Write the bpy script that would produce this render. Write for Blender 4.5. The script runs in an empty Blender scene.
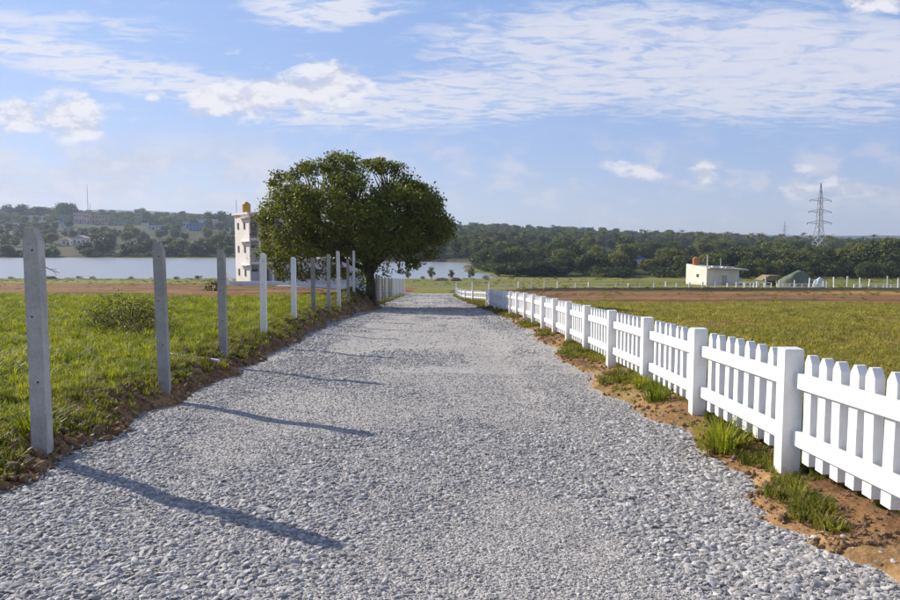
import bpy, bmesh, math, random
import numpy as np
from mathutils import Vector, Matrix, noise as mn
R = math.radians
rng = np.random.default_rng(7)
random.seed(7)
sc = bpy.context.scene
col = sc.collection

# ------------------------------------------------------------------ camera, sky, sun, exposure
F, CX, CY, PITCH = 730.0, 450.0, 300.0, 4.85      # photograph is 900 x 600
CAMZ = 1.55
cam = bpy.data.cameras.new("camera"); cam_o = bpy.data.objects.new("camera", cam); col.objects.link(cam_o)
cam.sensor_width = 36; cam.lens = 36 * F / 900; cam.clip_end = 20000; cam.clip_start = 0.05
cam_o.location = (0, 0, CAMZ); cam_o.rotation_euler = (R(90 - PITCH), 0, 0)
sc.camera = cam_o

SUN_EL, SUN_AZ = 28.0, -54.5      # azimuth from +Y (view direction), negative = left
sd = Vector((math.sin(R(SUN_AZ)) * math.cos(R(SUN_EL)), math.cos(R(SUN_AZ)) * math.cos(R(SUN_EL)), math.sin(R(SUN_EL))))
sl = bpy.data.lights.new("sun", 'SUN'); sl.energy = 4.6; sl.angle = R(0.5); sl.color = (1.0, 0.91, 0.78)
so = bpy.data.objects.new("sun", sl); col.objects.link(so)
so.rotation_euler = (-sd).to_track_quat('-Z', 'Y').to_euler(); so.location = (-20, 15, 30)
sc.view_settings.view_transform = 'Standard'; sc.view_settings.look = 'None'
sc.view_settings.gamma = 1.0; sc.view_settings.exposure = 0.55
SKY_STRENGTH = 0.10


class NT:
    """tiny helper for node expressions"""
    def __init__(s, tree): s.t = tree
    def n(s, kind, **kw):
        nd = s.t.nodes.new(kind)
        for k, v in kw.items(): setattr(nd, k, v)
        return nd
    def put(s, sock, v):
        if isinstance(v, bpy.types.NodeSocket): s.t.links.new(v, sock)
        elif v is not None: sock.default_value = v
    def m(s, op, a, b=None, c=None, clamp=False):
        nd = s.n('ShaderNodeMath', operation=op, use_clamp=clamp)
        s.put(nd.inputs[0], a)
        if b is not None: s.put(nd.inputs[1], b)
        if c is not None: s.put(nd.inputs[2], c)
        return nd.outputs[0]
    def comb(s, x, y, z=0.0):
        nd = s.n('ShaderNodeCombineXYZ'); s.put(nd.inputs[0], x); s.put(nd.inputs[1], y); s.put(nd.inputs[2], z)
        return nd.outputs[0]
    def noise(s, vec, scale, detail=4, rough=0.55, dist=0.0):
        nd = s.n('ShaderNodeTexNoise'); s.put(nd.inputs['Vector'], vec)
        nd.inputs['Scale'].default_value = scale; nd.inputs['Detail'].default_value = detail
        nd.inputs['Roughness'].default_value = rough; nd.inputs['Distortion'].default_value = dist
        return nd.outputs[0]
    def ss(s, v, a, b, lo=0.0, hi=1.0):
        nd = s.n('ShaderNodeMapRange', interpolation_type='SMOOTHSTEP')
        s.put(nd.inputs[0], v); s.put(nd.inputs[1], a); s.put(nd.inputs[2], b); s.put(nd.inputs[3], lo); s.put(nd.inputs[4], hi)
        return nd.outputs[0]
    def mix(s, f, a, b, blend='MIX'):
        nd = s.n('ShaderNodeMix', data_type='RGBA', blend_type=blend)
        s.put(nd.inputs[0], f); s.put(nd.inputs[6], a); s.put(nd.inputs[7], b)
        return nd.outputs[2]


world = bpy.data.worlds.new("World"); sc.world = world; world.use_nodes = True
w = NT(world.node_tree); world.node_tree.nodes.clear()
sky = w.n('ShaderNodeTexSky', sky_type='NISHITA'); sky.sun_disc = False
sky.sun_elevation = R(SUN_EL); sky.sun_rotation = R(SUN_AZ); sky.altitude = 800
sky.air_density = 1.0; sky.dust_density = 0.6; sky.ozone_density = 2.2
tc = w.n('ShaderNodeTexCoord'); sp = w.n('ShaderNodeSeparateXYZ'); world.node_tree.links.new(tc.outputs['Generated'], sp.inputs[0])
X, Y, Z = sp.outputs
ay = w.m('MAXIMUM', w.m('ABSOLUTE', Y), 0.25)
U = w.m('DIVIDE', X, ay); V = w.m('DIVIDE', w.m('MAXIMUM', Z, 0.0), ay)
zz = w.m('ADD', w.m('MAXIMUM', Z, 0.0), 0.10)
plane = w.comb(w.m('DIVIDE', X, zz), w.m('DIVIDE', Y, zz))           # flat cloud layer seen in perspective
uv = w.comb(U, w.m('MULTIPLY', V, 1.9))


def pu(px): return (px - 450) / 730.0
def pv(py): return math.tan(math.atan((300 - py) / 730.0) - R(PITCH))


def blob(px, py, rx, ry, rot=0.0, soft=0.35):
    """soft ellipse in sky direction space, 1 inside, 0 outside"""
    c, s_ = math.cos(R(rot)), math.sin(R(rot))
    du = w.m('SUBTRACT', U, pu(px)); dv = w.m('SUBTRACT', V, pv(py))
    a = w.m('DIVIDE', w.m('ADD', w.m('MULTIPLY', du, c), w.m('MULTIPLY', dv, s_)), rx / 730.0)
    b = w.m('DIVIDE', w.m('SUBTRACT', w.m('MULTIPLY', dv, c), w.m('MULTIPLY', du, s_)), ry / 730.0)
    d = w.m('SQRT', w.m('ADD', w.m('MULTIPLY', a, a), w.m('MULTIPLY', b, b)))
    return w.ss(d, 1.0 + soft, 1.0 - soft)


def vmax(*a):
    r = a[0]
    for b in a[1:]: r = w.m('MAXIMUM', r, b)
    return r


nA = w.noise(plane, 1.1, 7, 0.62, 0.5)          # broad sheets
nB = w.noise(w.comb(w.m('DIVIDE', X, w.m('MULTIPLY', zz, 1.7)), w.m('DIVIDE', Y, zz)), 12.0, 5, 0.62, 0.6)           # ripples of altocumulus
nC = w.noise(uv, 17.0, 9, 0.6, 0.1)           # cumulus lumps
nD = w.noise(uv, 7.0, 4, 0.5, 0.0)
# high sheet: broad on the upper right, a thinner tongue to the left
hi = vmax(blob(730, 62, 330, 66, -3, 0.45), blob(500, 92, 260, 34, 6, 0.55), blob(330, 8, 90, 26, 0, 0.6),
          w.m('MULTIPLY', blob(110, 66, 250, 24, -12, 0.6), 0.95), w.m('MULTIPLY', blob(60, 24, 170, 18, -4, 0.7), 0.75),
          blob(1150, 60, 260, 90, 0, 0.5), w.m('MULTIPLY', blob(-260, 60, 260, 60, 0, 0.6), 0.8),
          w.m('MULTIPLY', w.ss(V, 0.34, 0.6), 0.65))
hm = w.m('ADD', w.m('MULTIPLY', nA, 0.35), w.m('MULTIPLY', nB, 0.65))
hmask = w.ss(w.m('ADD', hm, w.m('MULTIPLY', w.m('SUBTRACT', hi, 1.0), 0.36)), 0.30, 0.54)
hmask = w.m('MULTIPLY', w.m('MULTIPLY', hmask, hi), w.ss(nB, 0.36, 0.54, w.ss(U, 0.25, -0.2, .80, .30), 0.95))
# small cirrocumulus dapples elsewhere in the upper sky
dap = w.m('MULTIPLY', w.ss(nB, 0.56, 0.75), w.m('MULTIPLY', w.ss(V, 0.10, 0.2), w.ss(nA, 0.44, 0.62)))
hmask = w.m('MAXIMUM', hmask, w.m('MULTIPLY', dap, 0.6))
# cumulus
_b = blob
def blob(px, py, rx, ry, rot=0.0, soft=.5): return _b(px, py, rx * 1.2, ry * 1.32, rot, .9)
cu = vmax(blob(282, 97, 104, 21, 4, 0.55), blob(325, 82, 48, 21, 0, 0.5), blob(215, 110, 50, 9, 0, 0.5), blob(40, 117, 98, 21, 0, 0.5),
          blob(160, 98, 10, 6, 0, .6), blob(632, 171, 26, 11, 0, .5), blob(698, 172, 22, 9, 0, .5), blob(793, 183, 20, 14, 0, .5),
          blob(870, 2, 50, 12, 0, .5), blob(845, 186, 34, 10, 0, .6), blob(-150, 130, 120, 22, 0, .5), blob(1120, 150, 120, 18, 0, .5))
cmask = w.ss(w.m('ADD', nC, w.m('MULTIPLY', w.m('SUBTRACT', cu, 1.0), 0.55)), 0.27, 0.50)
cmask = w.m('MULTIPLY', cmask, w.ss(cu, 0.0, 0.15))
# hazy low banks near the horizon
lowband = w.m('MULTIPLY', w.ss(V, 0.165, 0.09), w.ss(V, -0.02, 0.03))
lmask = w.m('MULTIPLY', lowband, w.ss(w.m('ADD', w.m('MULTIPLY', nD, .45), w.m('MULTIPLY', nC, .55)), w.ss(U, .1, -.4, .47, .38), w.ss(U, .1, -.4, .60, .54)))
leftw = w.ss(U, 0.1, -0.45, 0.72, 1.0)
lmask = w.m('MULTIPLY', lmask, w.m('MULTIPLY', leftw, 0.85))
nE = w.noise(w.comb(U, w.m('MULTIPLY', w.m('SUBTRACT', V, 0.012), 1.9)), 17.0, 9, 0.6, 0.1)
shade = w.ss(w.m('ADD', w.m('MULTIPLY', w.m('SUBTRACT', nC, nE), 2.2), nC), 0.25, 0.70)
tint = w.mix(1.0, sky.outputs[0], (0.86, 0.85, 1.02, 1), 'MULTIPLY')
SKYK = w.n('ShaderNodeMix', data_type='RGBA')
pale = (5.05, 5.2, 6.0, 1); white = (6.4, 6.25, 6.4, 1); grey = (4.4, 4.45, 5.1, 1)
lowc = w.mix(w.ss(V, 0.0, 0.13), (3.5, 3.75, 4.7, 1), (2.45, 3.4, 5.5, 1))
lowc = w.mix(w.ss(V, 0.12, 0.36), lowc, (2.0, 3.2, 5.8, 1))
lowc = w.mix(1.0, lowc, w.mix(w.ss(U, 0.2, -0.7), (.97, .97, .97, 1), (1.2, 1.12, 1.04, 1)), 'MULTIPLY')
sk = w.mix(w.ss(V, 0.9, 0.4, 0.0, 0.72), tint, lowc)
c1 = w.mix(hmask, sk, w.mix(w.ss(U, 0.15, -0.35), pale, (5.5, 5.6, 6.2, 1)))
c1 = w.mix(lmask, c1, w.mix(w.ss(nC, .4, .6), (4.1, 4.1, 4.8, 1), (5.3, 5.05, 5.4, 1)))
ccol = w.mix(shade, grey, white)
c1 = w.mix(w.m('MULTIPLY', cmask, 0.9), c1, ccol)
bg = w.n('ShaderNodeBackground'); world.node_tree.links.new(c1, bg.inputs[0]); bg.inputs[1].default_value = SKY_STRENGTH
wo = w.n('ShaderNodeOutputWorld'); world.node_tree.links.new(bg.outputs[0], wo.inputs[0])

# ------------------------------------------------------------------ helpers
def at(px, py, y):
    """world point at forward distance y on the line of sight through photo pixel (px, py)"""
    t = R(PITCH); a = (px - CX) / F; b = (CY - py) / F
    d = Vector((a, math.cos(t) + b * math.sin(t), b * math.cos(t) - math.sin(t)))
    k = y / d.y
    return Vector((d.x * k, y, CAMZ + d.z * k))


def sm(x, a, b):
    t = np.clip((np.asarray(x, float) - a) / (b - a), 0, 1); return t * t * (3 - 2 * t)


_perm = np.random.default_rng(3).random((256, 256))
def vnoise(x, y):
    xi = np.floor(x).astype(int); yi = np.floor(y).astype(int); fx = x - xi; fy = y - yi
    fx = fx * fx * (3 - 2 * fx); fy = fy * fy * (3 - 2 * fy)
    g = lambda i, j: _perm[(i) & 255, (j) & 255]
    return (g(xi, yi) * (1 - fx) + g(xi + 1, yi) * fx) * (1 - fy) + (g(xi, yi + 1) * (1 - fx) + g(xi + 1, yi + 1) * fx) * fy
def fbm(x, y, o=4):
    x = np.asarray(x, float); y = np.asarray(y, float); s = 0; a = 1; t = 0
    for i in range(o):
        s = s + a * vnoise(x * 2 ** i + 17.3 * i, y * 2 ** i + 9.1 * i); t += a; a *= .5
    return s / t


def tag(o, label=None, cat=None, group=None, kind=None):
    if label: o['label'] = label
    if cat: o['category'] = cat
    if group: o['group'] = group
    if kind: o['kind'] = kind
    return o


def empty(name, loc=(0, 0, 0), rz=0.0):
    o = bpy.data.objects.new(name, None); col.objects.link(o); o.location = loc; o.rotation_euler = (0, 0, rz); o.empty_display_size = .2
    return o


def link(name, me, parent=None, loc=None, rot=None, scale=None):
    o = bpy.data.objects.new(name, me); col.objects.link(o)
    if parent: o.parent = parent
    if loc is not None: o.location = loc
    if rot is not None: o.rotation_euler = rot
    if scale is not None: o.scale = scale
    return o


class MB:
    """collects simple solids in python lists, builds ONE mesh"""
    def __init__(s): s.v = []; s.f = []; s.mi = []; s.m = 0
    def add(s, vs, fs):
        b = len(s.v); s.v += [tuple(p) for p in vs]; s.f += [tuple(b + i for i in f) for f in fs]; s.mi += [s.m] * len(fs)
    def box(s, c, d, rz=0.0, tilt=None):
        x, y, z = d[0] / 2, d[1] / 2, d[2] / 2
        M = Matrix.Rotation(rz, 3, 'Z')
        if tilt is not None: M = tilt
        vs = [M @ Vector(p) + Vector(c) for p in ((-x, -y, -z), (x, -y, -z), (x, y, -z), (-x, y, -z), (-x, -y, z), (x, -y, z), (x, y, z), (-x, y, z))]
        s.add(vs, [(3, 2, 1, 0), (4, 5, 6, 7), (0, 1, 5, 4), (1, 2, 6, 5), (2, 3, 7, 6), (3, 0, 4, 7)])
    def bar(s, a, b, r, n=4, r2=None):
        a = Vector(a); b = Vector(b); d = (b - a); q = d.to_track_quat('Z', 'Y'); r2 = r if r2 is None else r2
        vs = []
        for p, rr in ((a, r), (b, r2)):
            for i in range(n):
                t = 2 * math.pi * (i + .5) / n; vs.append(p + q @ Vector((rr * math.cos(t), rr * math.sin(t), 0)))
        fs = [(i, (i + 1) % n, n + (i + 1) % n, n + i) for i in range(n)] + [tuple(range(n - 1, -1, -1)), tuple(range(n, 2 * n))]
        s.add(vs, fs)
    def prism(s, poly, y0, y1):
        """polygon in x,z extruded along y"""
        n = len(poly); vs = [(p[0], y0, p[1]) for p in poly] + [(p[0], y1, p[1]) for p in poly]
        s.add(vs, [tuple(range(n)), tuple(range(2 * n - 1, n - 1, -1))] + [(i, n + i, n + (i + 1) % n, (i + 1) % n) for i in range(n)])
    def mesh(s, name, *mats, bevel=0.0, smooth=False):
        me = bpy.data.meshes.new(name); me.from_pydata([tuple(p) for p in s.v], [], s.f)
        for m in mats: me.materials.append(m)
        me.polygons.foreach_set('material_index', s.mi)
        if bevel:
            bm = bmesh.new(); bm.from_mesh(me)
            bmesh.ops.recalc_face_normals(bm, faces=bm.faces)
            bmesh.ops.bevel(bm, geom=list(bm.edges), offset=bevel, segments=2, affect='EDGES', profile=.5)
            bm.to_mesh(me); bm.free()
        else:
            bm = bmesh.new(); bm.from_mesh(me); bmesh.ops.recalc_face_normals(bm, faces=bm.faces); bm.to_mesh(me); bm.free()
        if smooth: me.polygons.foreach_set('use_smooth', [True] * len(me.polygons))
        me.update(); return me
    def build(s, name, mat, parent=None, bevel=0.0, loc=None, rot=None, smooth=False):
        mats = mat if isinstance(mat, (list, tuple)) else [mat]
        return link(name, s.mesh(name, *mats, bevel=bevel, smooth=smooth), parent, loc, rot)


def new_mat(name):
    m = bpy.data.materials.new(name); m.use_nodes = True; m.node_tree.nodes.clear()
    t = NT(m.node_tree); out = t.n('ShaderNodeOutputMaterial'); return m, t, out


def mat_simple(name, c, rough=.7, var=.15, scale=3.0, bump=0.0, bscale=30.0, stain=None, spec=.3, coord='Object'):
    m, t, out = new_mat(name)
    tc = t.n('ShaderNodeTexCoord'); v = tc.outputs[coord]
    n1 = t.noise(v, scale, 6, .6); n2 = t.noise(v, scale * 9, 4, .6)
    k = t.m('ADD', t.m('MULTIPLY', n1, .6), t.m('MULTIPLY', n2, .4))
    lo = tuple(x * (1 - var * 1.6) for x in c) + (1,); hi = tuple(min(1, x * (1 + var)) for x in c) + (1,)
    cc = t.mix(t.ss(k, .3, .7), lo, hi)
    if stain:
        nv = t.n('ShaderNodeMapping'); t.put(nv.inputs[0], v); nv.inputs['Scale'].default_value = (1, 1, .18)
        n3 = t.noise(nv.outputs[0], scale * 2.2, 5, .65)
        cc = t.mix(t.ss(n3, .5, .78, 0, stain[1]), cc, tuple(stain[0]) + (1,))
    b = t.n('ShaderNodeBsdfPrincipled'); t.put(b.inputs['Base Color'], cc); b.inputs['Roughness'].default_value = rough
    b.inputs['Specular IOR Level'].default_value = spec
    if bump:
        bn = t.n('ShaderNodeBump'); t.put(bn.inputs['Height'], t.noise(v, bscale, 5, .6)); bn.inputs['Strength'].default_value = bump
        bn.inputs['Distance'].default_value = .01; t.put(b.inputs['Normal'], bn.outputs[0])
    t.put(out.inputs[0], b.outputs[0]); return m


def mat_leaf(name, cols, trans=.35, vscale=.6, rough=.55):
    """foliage: colour differs by instance and by clump, light passes through the leaf"""
    m, t, out = new_mat(name)
    oi = t.n('ShaderNodeObjectInfo'); tc = t.n('ShaderNodeTexCoord')
    n1 = t.noise(tc.outputs['Object'], vscale, 3, .6); n2 = t.noise(tc.outputs['Object'], vscale * 14, 2, .5)
    k = t.m('ADD', t.m('MULTIPLY', n1, .55), t.m('MULTIPLY', n2, .45))
    k = t.m('ADD', k, t.m('MULTIPLY', t.m('SUBTRACT', oi.outputs['Random'], .5), .6))
    c = t.mix(t.ss(k, .32, .68), tuple(cols[0]) + (1,), tuple(cols[1]) + (1,))
    if len(cols) > 2: c = t.mix(t.ss(n2, .6, .75, 0, .6), c, tuple(cols[2]) + (1,))
    d = t.n('ShaderNodeBsdfPrincipled'); t.put(d.inputs['Base Color'], c); d.inputs['Roughness'].default_value = rough
    d.inputs['Specular IOR Level'].default_value = .25
    tr = t.n('ShaderNodeBsdfTranslucent'); t.put(tr.inputs[0], t.mix(1.0, c, (1.25, 1.2, .55, 1), 'MULTIPLY'))
    mx = t.n('ShaderNodeMixShader'); mx.inputs[0].default_value = trans
    t.put(mx.inputs[1], d.outputs[0]); t.put(mx.inputs[2], tr.outputs[0]); t.put(out.inputs[0], mx.outputs[0]); return m


# ------------------------------------------------------------------ ground shape
RIVER = np.array([(-700, 211), (-400, 212), (-200, 214), (-90, 213), (-30, 215), (2, 212), (13.5, 214), (11, 236), (6, 262), (4.5, 285), (7, 318), (10, 355),
                  (-8, 372), (-32, 368), (-70, 396), (-126, 432), (-230, 444), (-420, 440), (-700, 450)], float)
WATER_Z = -10.45


def river_sdf(x, y):
    """negative inside the river"""
    x = np.asarray(x, float); y = np.asarray(y, float); d = np.full(x.shape, 1e9); ins = np.zeros(x.shape, bool); n = len(RIVER)
    for i in range(n):
        a = RIVER[i]; b = RIVER[(i + 1) % n]; e = b - a
        t = np.clip(((x - a[0]) * e[0] + (y - a[1]) * e[1]) / (e @ e), 0, 1)
        d = np.minimum(d, np.hypot(x - a[0] - t * e[0], y - a[1] - t * e[1]))
        c = ((a[1] > y) != (b[1] > y)); xx = (b[0] - a[0]) * (y - a[1]) / (b[1] - a[1] + 1e-9) + a[0]
        ins ^= c & (x < xx)
    return np.where(ins, -d, d)


def road_left(y): return np.interp(y, [0, 3, 6, 9, 14, 22, 30, 42, 60, 86, 90], [-3.3, -3.3, -3.25, -3.45, -3.6, -4.0, -4.15, -4.35, -4.6, -4.9, -5.0])
def road_right(y): return np.interp(y, [0, 6, 20, 28, 40, 54, 68, 82, 100], [2.0, 2.14, 2.3, 2.2, 1.6, 1.15, .55, .3, .9])
def edge_noise(y, k): return (fbm(np.asarray(y) * 1.1 + k, np.asarray(y) * 0 + k, 4) - .5) * .62 + (fbm(np.asarray(y) * 7 + k, np.asarray(y) * 0 + k, 2) - .5) * .16
G_R = ([-300, 0, 6, 14, 26, 42, 110, 160, 212, 300, 450], [8, 0, -.35, -.80, -1.43, -2.42, -6.6, -8.75, -10.15, -10.15, -9.8])
G_L = ([-300, 0, 44, 98, 140, 212, 450], [7, .05, -1.75, -4.85, -7.1, -10.15, -10.1])
RIDGE_U = np.array([-900, 0, 100, 150, 240, 400, 450, 520, 600, 700, 800, 900, 2000], float)
RIDGE_Y = np.array([214, 214, 216, 217, 219, 226, 227, 229, 233.5, 238, 243, 244, 243], float)
FAR_Y = np.array([218, 217, 212.5, 213.5, 219, 226, 228, 231, 233, 235, 236, 236, 232], float)


def ground_z(x, y):
    x = np.asarray(x, float); y = np.asarray(y, float)
    gr = np.interp(y, *G_R); gl = np.interp(y, *G_L)
    xl = road_left(np.clip(y, 0, 90))
    W = np.interp(y, [0, 38, 52, 110, 300], [.75, .9, 7, 22, 40])
    s = sm(-(x - xl), 0.02, 1) * 0 + np.clip((xl - x) / W, 0, 1); s = s * s * (3 - 2 * s)
    g = gr * (1 - s) + gl * s
    # behind the water the land climbs to a wooded ridge and a blue line of hills
    px = 450 + 730 * x / np.maximum(y, 50)
    Rr = 1120.0
    gr_top = CAMZ + (238 - np.interp(px, RIDGE_U, RIDGE_Y)) / 730 * Rr
    start = np.interp(px, [0, 240, 400, 500, 900], [455, 455, 400, 300, 300])
    t = np.clip((y - start) / (Rr - start), 0, 1)
    climb = t ** np.interp(px, [0, 250, 450, 900], [1.15, 1.15, 1.0, 1.0])
    g2 = g + (gr_top - g) * climb
    farh = CAMZ + (238 - np.interp(px, RIDGE_U, FAR_Y)) / 730 * 3500
    tf = sm(y, 1500, 3300)
    g2 = np.where(y > Rr, gr_top * (1 - sm(y, Rr, 1500)) + (gr_top - 14) * sm(y, Rr, 1500), g2)
    g2 = g2 * (1 - tf) + farh * tf
    g2 = g2 + (fbm(x / 130 + 5, y / 130 + 8, 3) - .5) * 9 * sm(y, 500, 900)
    g = np.where(y > start, g2, g)
    # river bed
    m = (y > 180) & (y < 520)
    if np.any(m):
        sd_ = river_sdf(x, y) + (fbm(x / 9, y / 9, 3) - .5) * 9
        bed = -12.5 + (np.maximum(g, WATER_Z + .28) + 12.5) * sm(sd_, -5, 2.5)
        g = np.where(m, bed, g)
    return g


def terrain_z(x, y):
    """ground with banks, ruts and clods near the road"""
    x = np.asarray(x, float); y = np.asarray(y, float); g = ground_z(x, y)
    xl = road_left(np.clip(y, 0, 90)) + edge_noise(y, 3); xr = road_right(np.clip(y, 0, 100)) + edge_noise(y, 41)
    near = sm(y, 70, 20) * sm(np.abs(x), 30, 8)
    rough = (fbm(x * 1.6, y * 1.6, 4) - .5) * .16 + (fbm(x * 6, y * 6, 3) - .5) * .05
    off = np.maximum(xl - x, x - xr)
    g = g + near * rough * sm(off, 0, .5)
    # spoil heaped along the left edge and round the tree
    berm = np.exp(-((x - (xl - .42)) / .34) ** 2) * (.04 + .22 * fbm(x * .9 + 4, y * .55, 3) * sm(y, 14, 30)) * sm(y, 60, 40) * sm(y, 4, 9)
    mound = .42 * np.exp(-((x + 4.75) / 1.0) ** 2 - ((y - 38.5) / 4.2) ** 2)
    bermR = .07 * np.exp(-((x - (xr + .62)) / .3) ** 2) * (.4 + fbm(x, y * .7, 3)) * sm(y, 50, 20)
    g = g + berm + mound + bermR
    g = g + .045 * sm(off, 0, .18) * near * (y > 0)
    # furrowed ploughed strips
    plR = plough_right(x, y); plL = plough_left(x, y)
    g = g + plR * (fbm(x / 5, y / 1.6, 3) - .5) * .5 + plL * (fbm(x / 4, y / 1.2, 3) - .5) * .35
    g = g + np.exp(-((y - (116 + (x - 40) * .03)) / 2.2) ** 2) * .55 * sm(x, 6, 14) * (1 - sm(y, 122, 123) * 0)
    g = g + np.exp(-((y - (53 + 2 * np.sin(x / 9))) / 1.0) ** 2) * .12 * sm(x, 7, 14)
    inroad = sm(off, .12, -.12) * sm(y, 97, 96.0) * 1.0
    return g - .11 * inroad * (y > -5)


def plough_right(x, y):
    e = (fbm(x / 6, y / 6, 3) - .5) * 10
    return sm(y + e * .5, 47, 50) * sm(y, 114, 112) * sm(x + e * .2, 6.0, 8.5)
def plough_left(x, y):
    e = (fbm(x / 6 + 9, y / 6, 3) - .5) * 8
    lo = np.interp(x, [-30, -6], [40, 33])
    return sm(y + e * .5, lo, lo + 3) * sm(y + e, 138, 132) * sm(x, -5.2, -6.4)


def gz(x, y): return float(terrain_z(np.array([x]), np.array([y]))[0])


def steps(a, b, f):
    out = [a]
    while out[-1] < b: out.append(out[-1] + f(out[-1]))
    return np.array(out)


ys = np.concatenate([-steps(0, 300, lambda t: max(.5, t * .25))[::-1][:-1], steps(0, 4600, lambda t: min(70, max(.11, t * .019)))])
xp = steps(1.9, 4200, lambda t: min(120, max(.09, (t - 1.5) * .03)))
xm = steps(2.9, 4200, lambda t: min(120, max(.09, (t - 2.6) * .03)))
xs = np.concatenate([-xm[::-1], np.linspace(-2.4, 1.5, 10), xp])
GX, GY = np.meshgrid(xs, ys); GZ = terrain_z(GX, GY)


def grid_mesh(name, GX, GY, GZ, mat, cols=None):
    r, c = GX.shape; v = np.stack([GX, GY, GZ], -1).reshape(-1, 3)
    i = np.arange(r * c).reshape(r, c); q = np.stack([i[:-1, :-1], i[:-1, 1:], i[1:, 1:], i[1:, :-1]], -1).reshape(-1, 4)
    me = bpy.data.meshes.new(name); me.vertices.add(len(v)); me.vertices.foreach_set('co', v.ravel())
    me.loops.add(q.size); me.loops.foreach_set('vertex_index', q.ravel().astype(np.int32))
    me.polygons.add(len(q)); me.polygons.foreach_set('loop_start', np.arange(0, q.size, 4, dtype=np.int32)); me.polygons.foreach_set('loop_total', np.full(len(q), 4, np.int32))
    me.polygons.foreach_set('use_smooth', np.ones(len(q), bool)); me.update(calc_edges=True)
    if cols is not None:
        a = me.color_attributes.new('ground_colour', 'FLOAT_COLOR', 'POINT')
        a.data.foreach_set('color', np.concatenate([cols.reshape(-1, 3), np.ones((r * c, 1))], 1).ravel())
    me.materials.append(mat); return link(name, me)


def C(*a): return np.array(a, float)
def lerp(a, b, t): return a * (1 - t[..., None]) + b * t[..., None]


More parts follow.
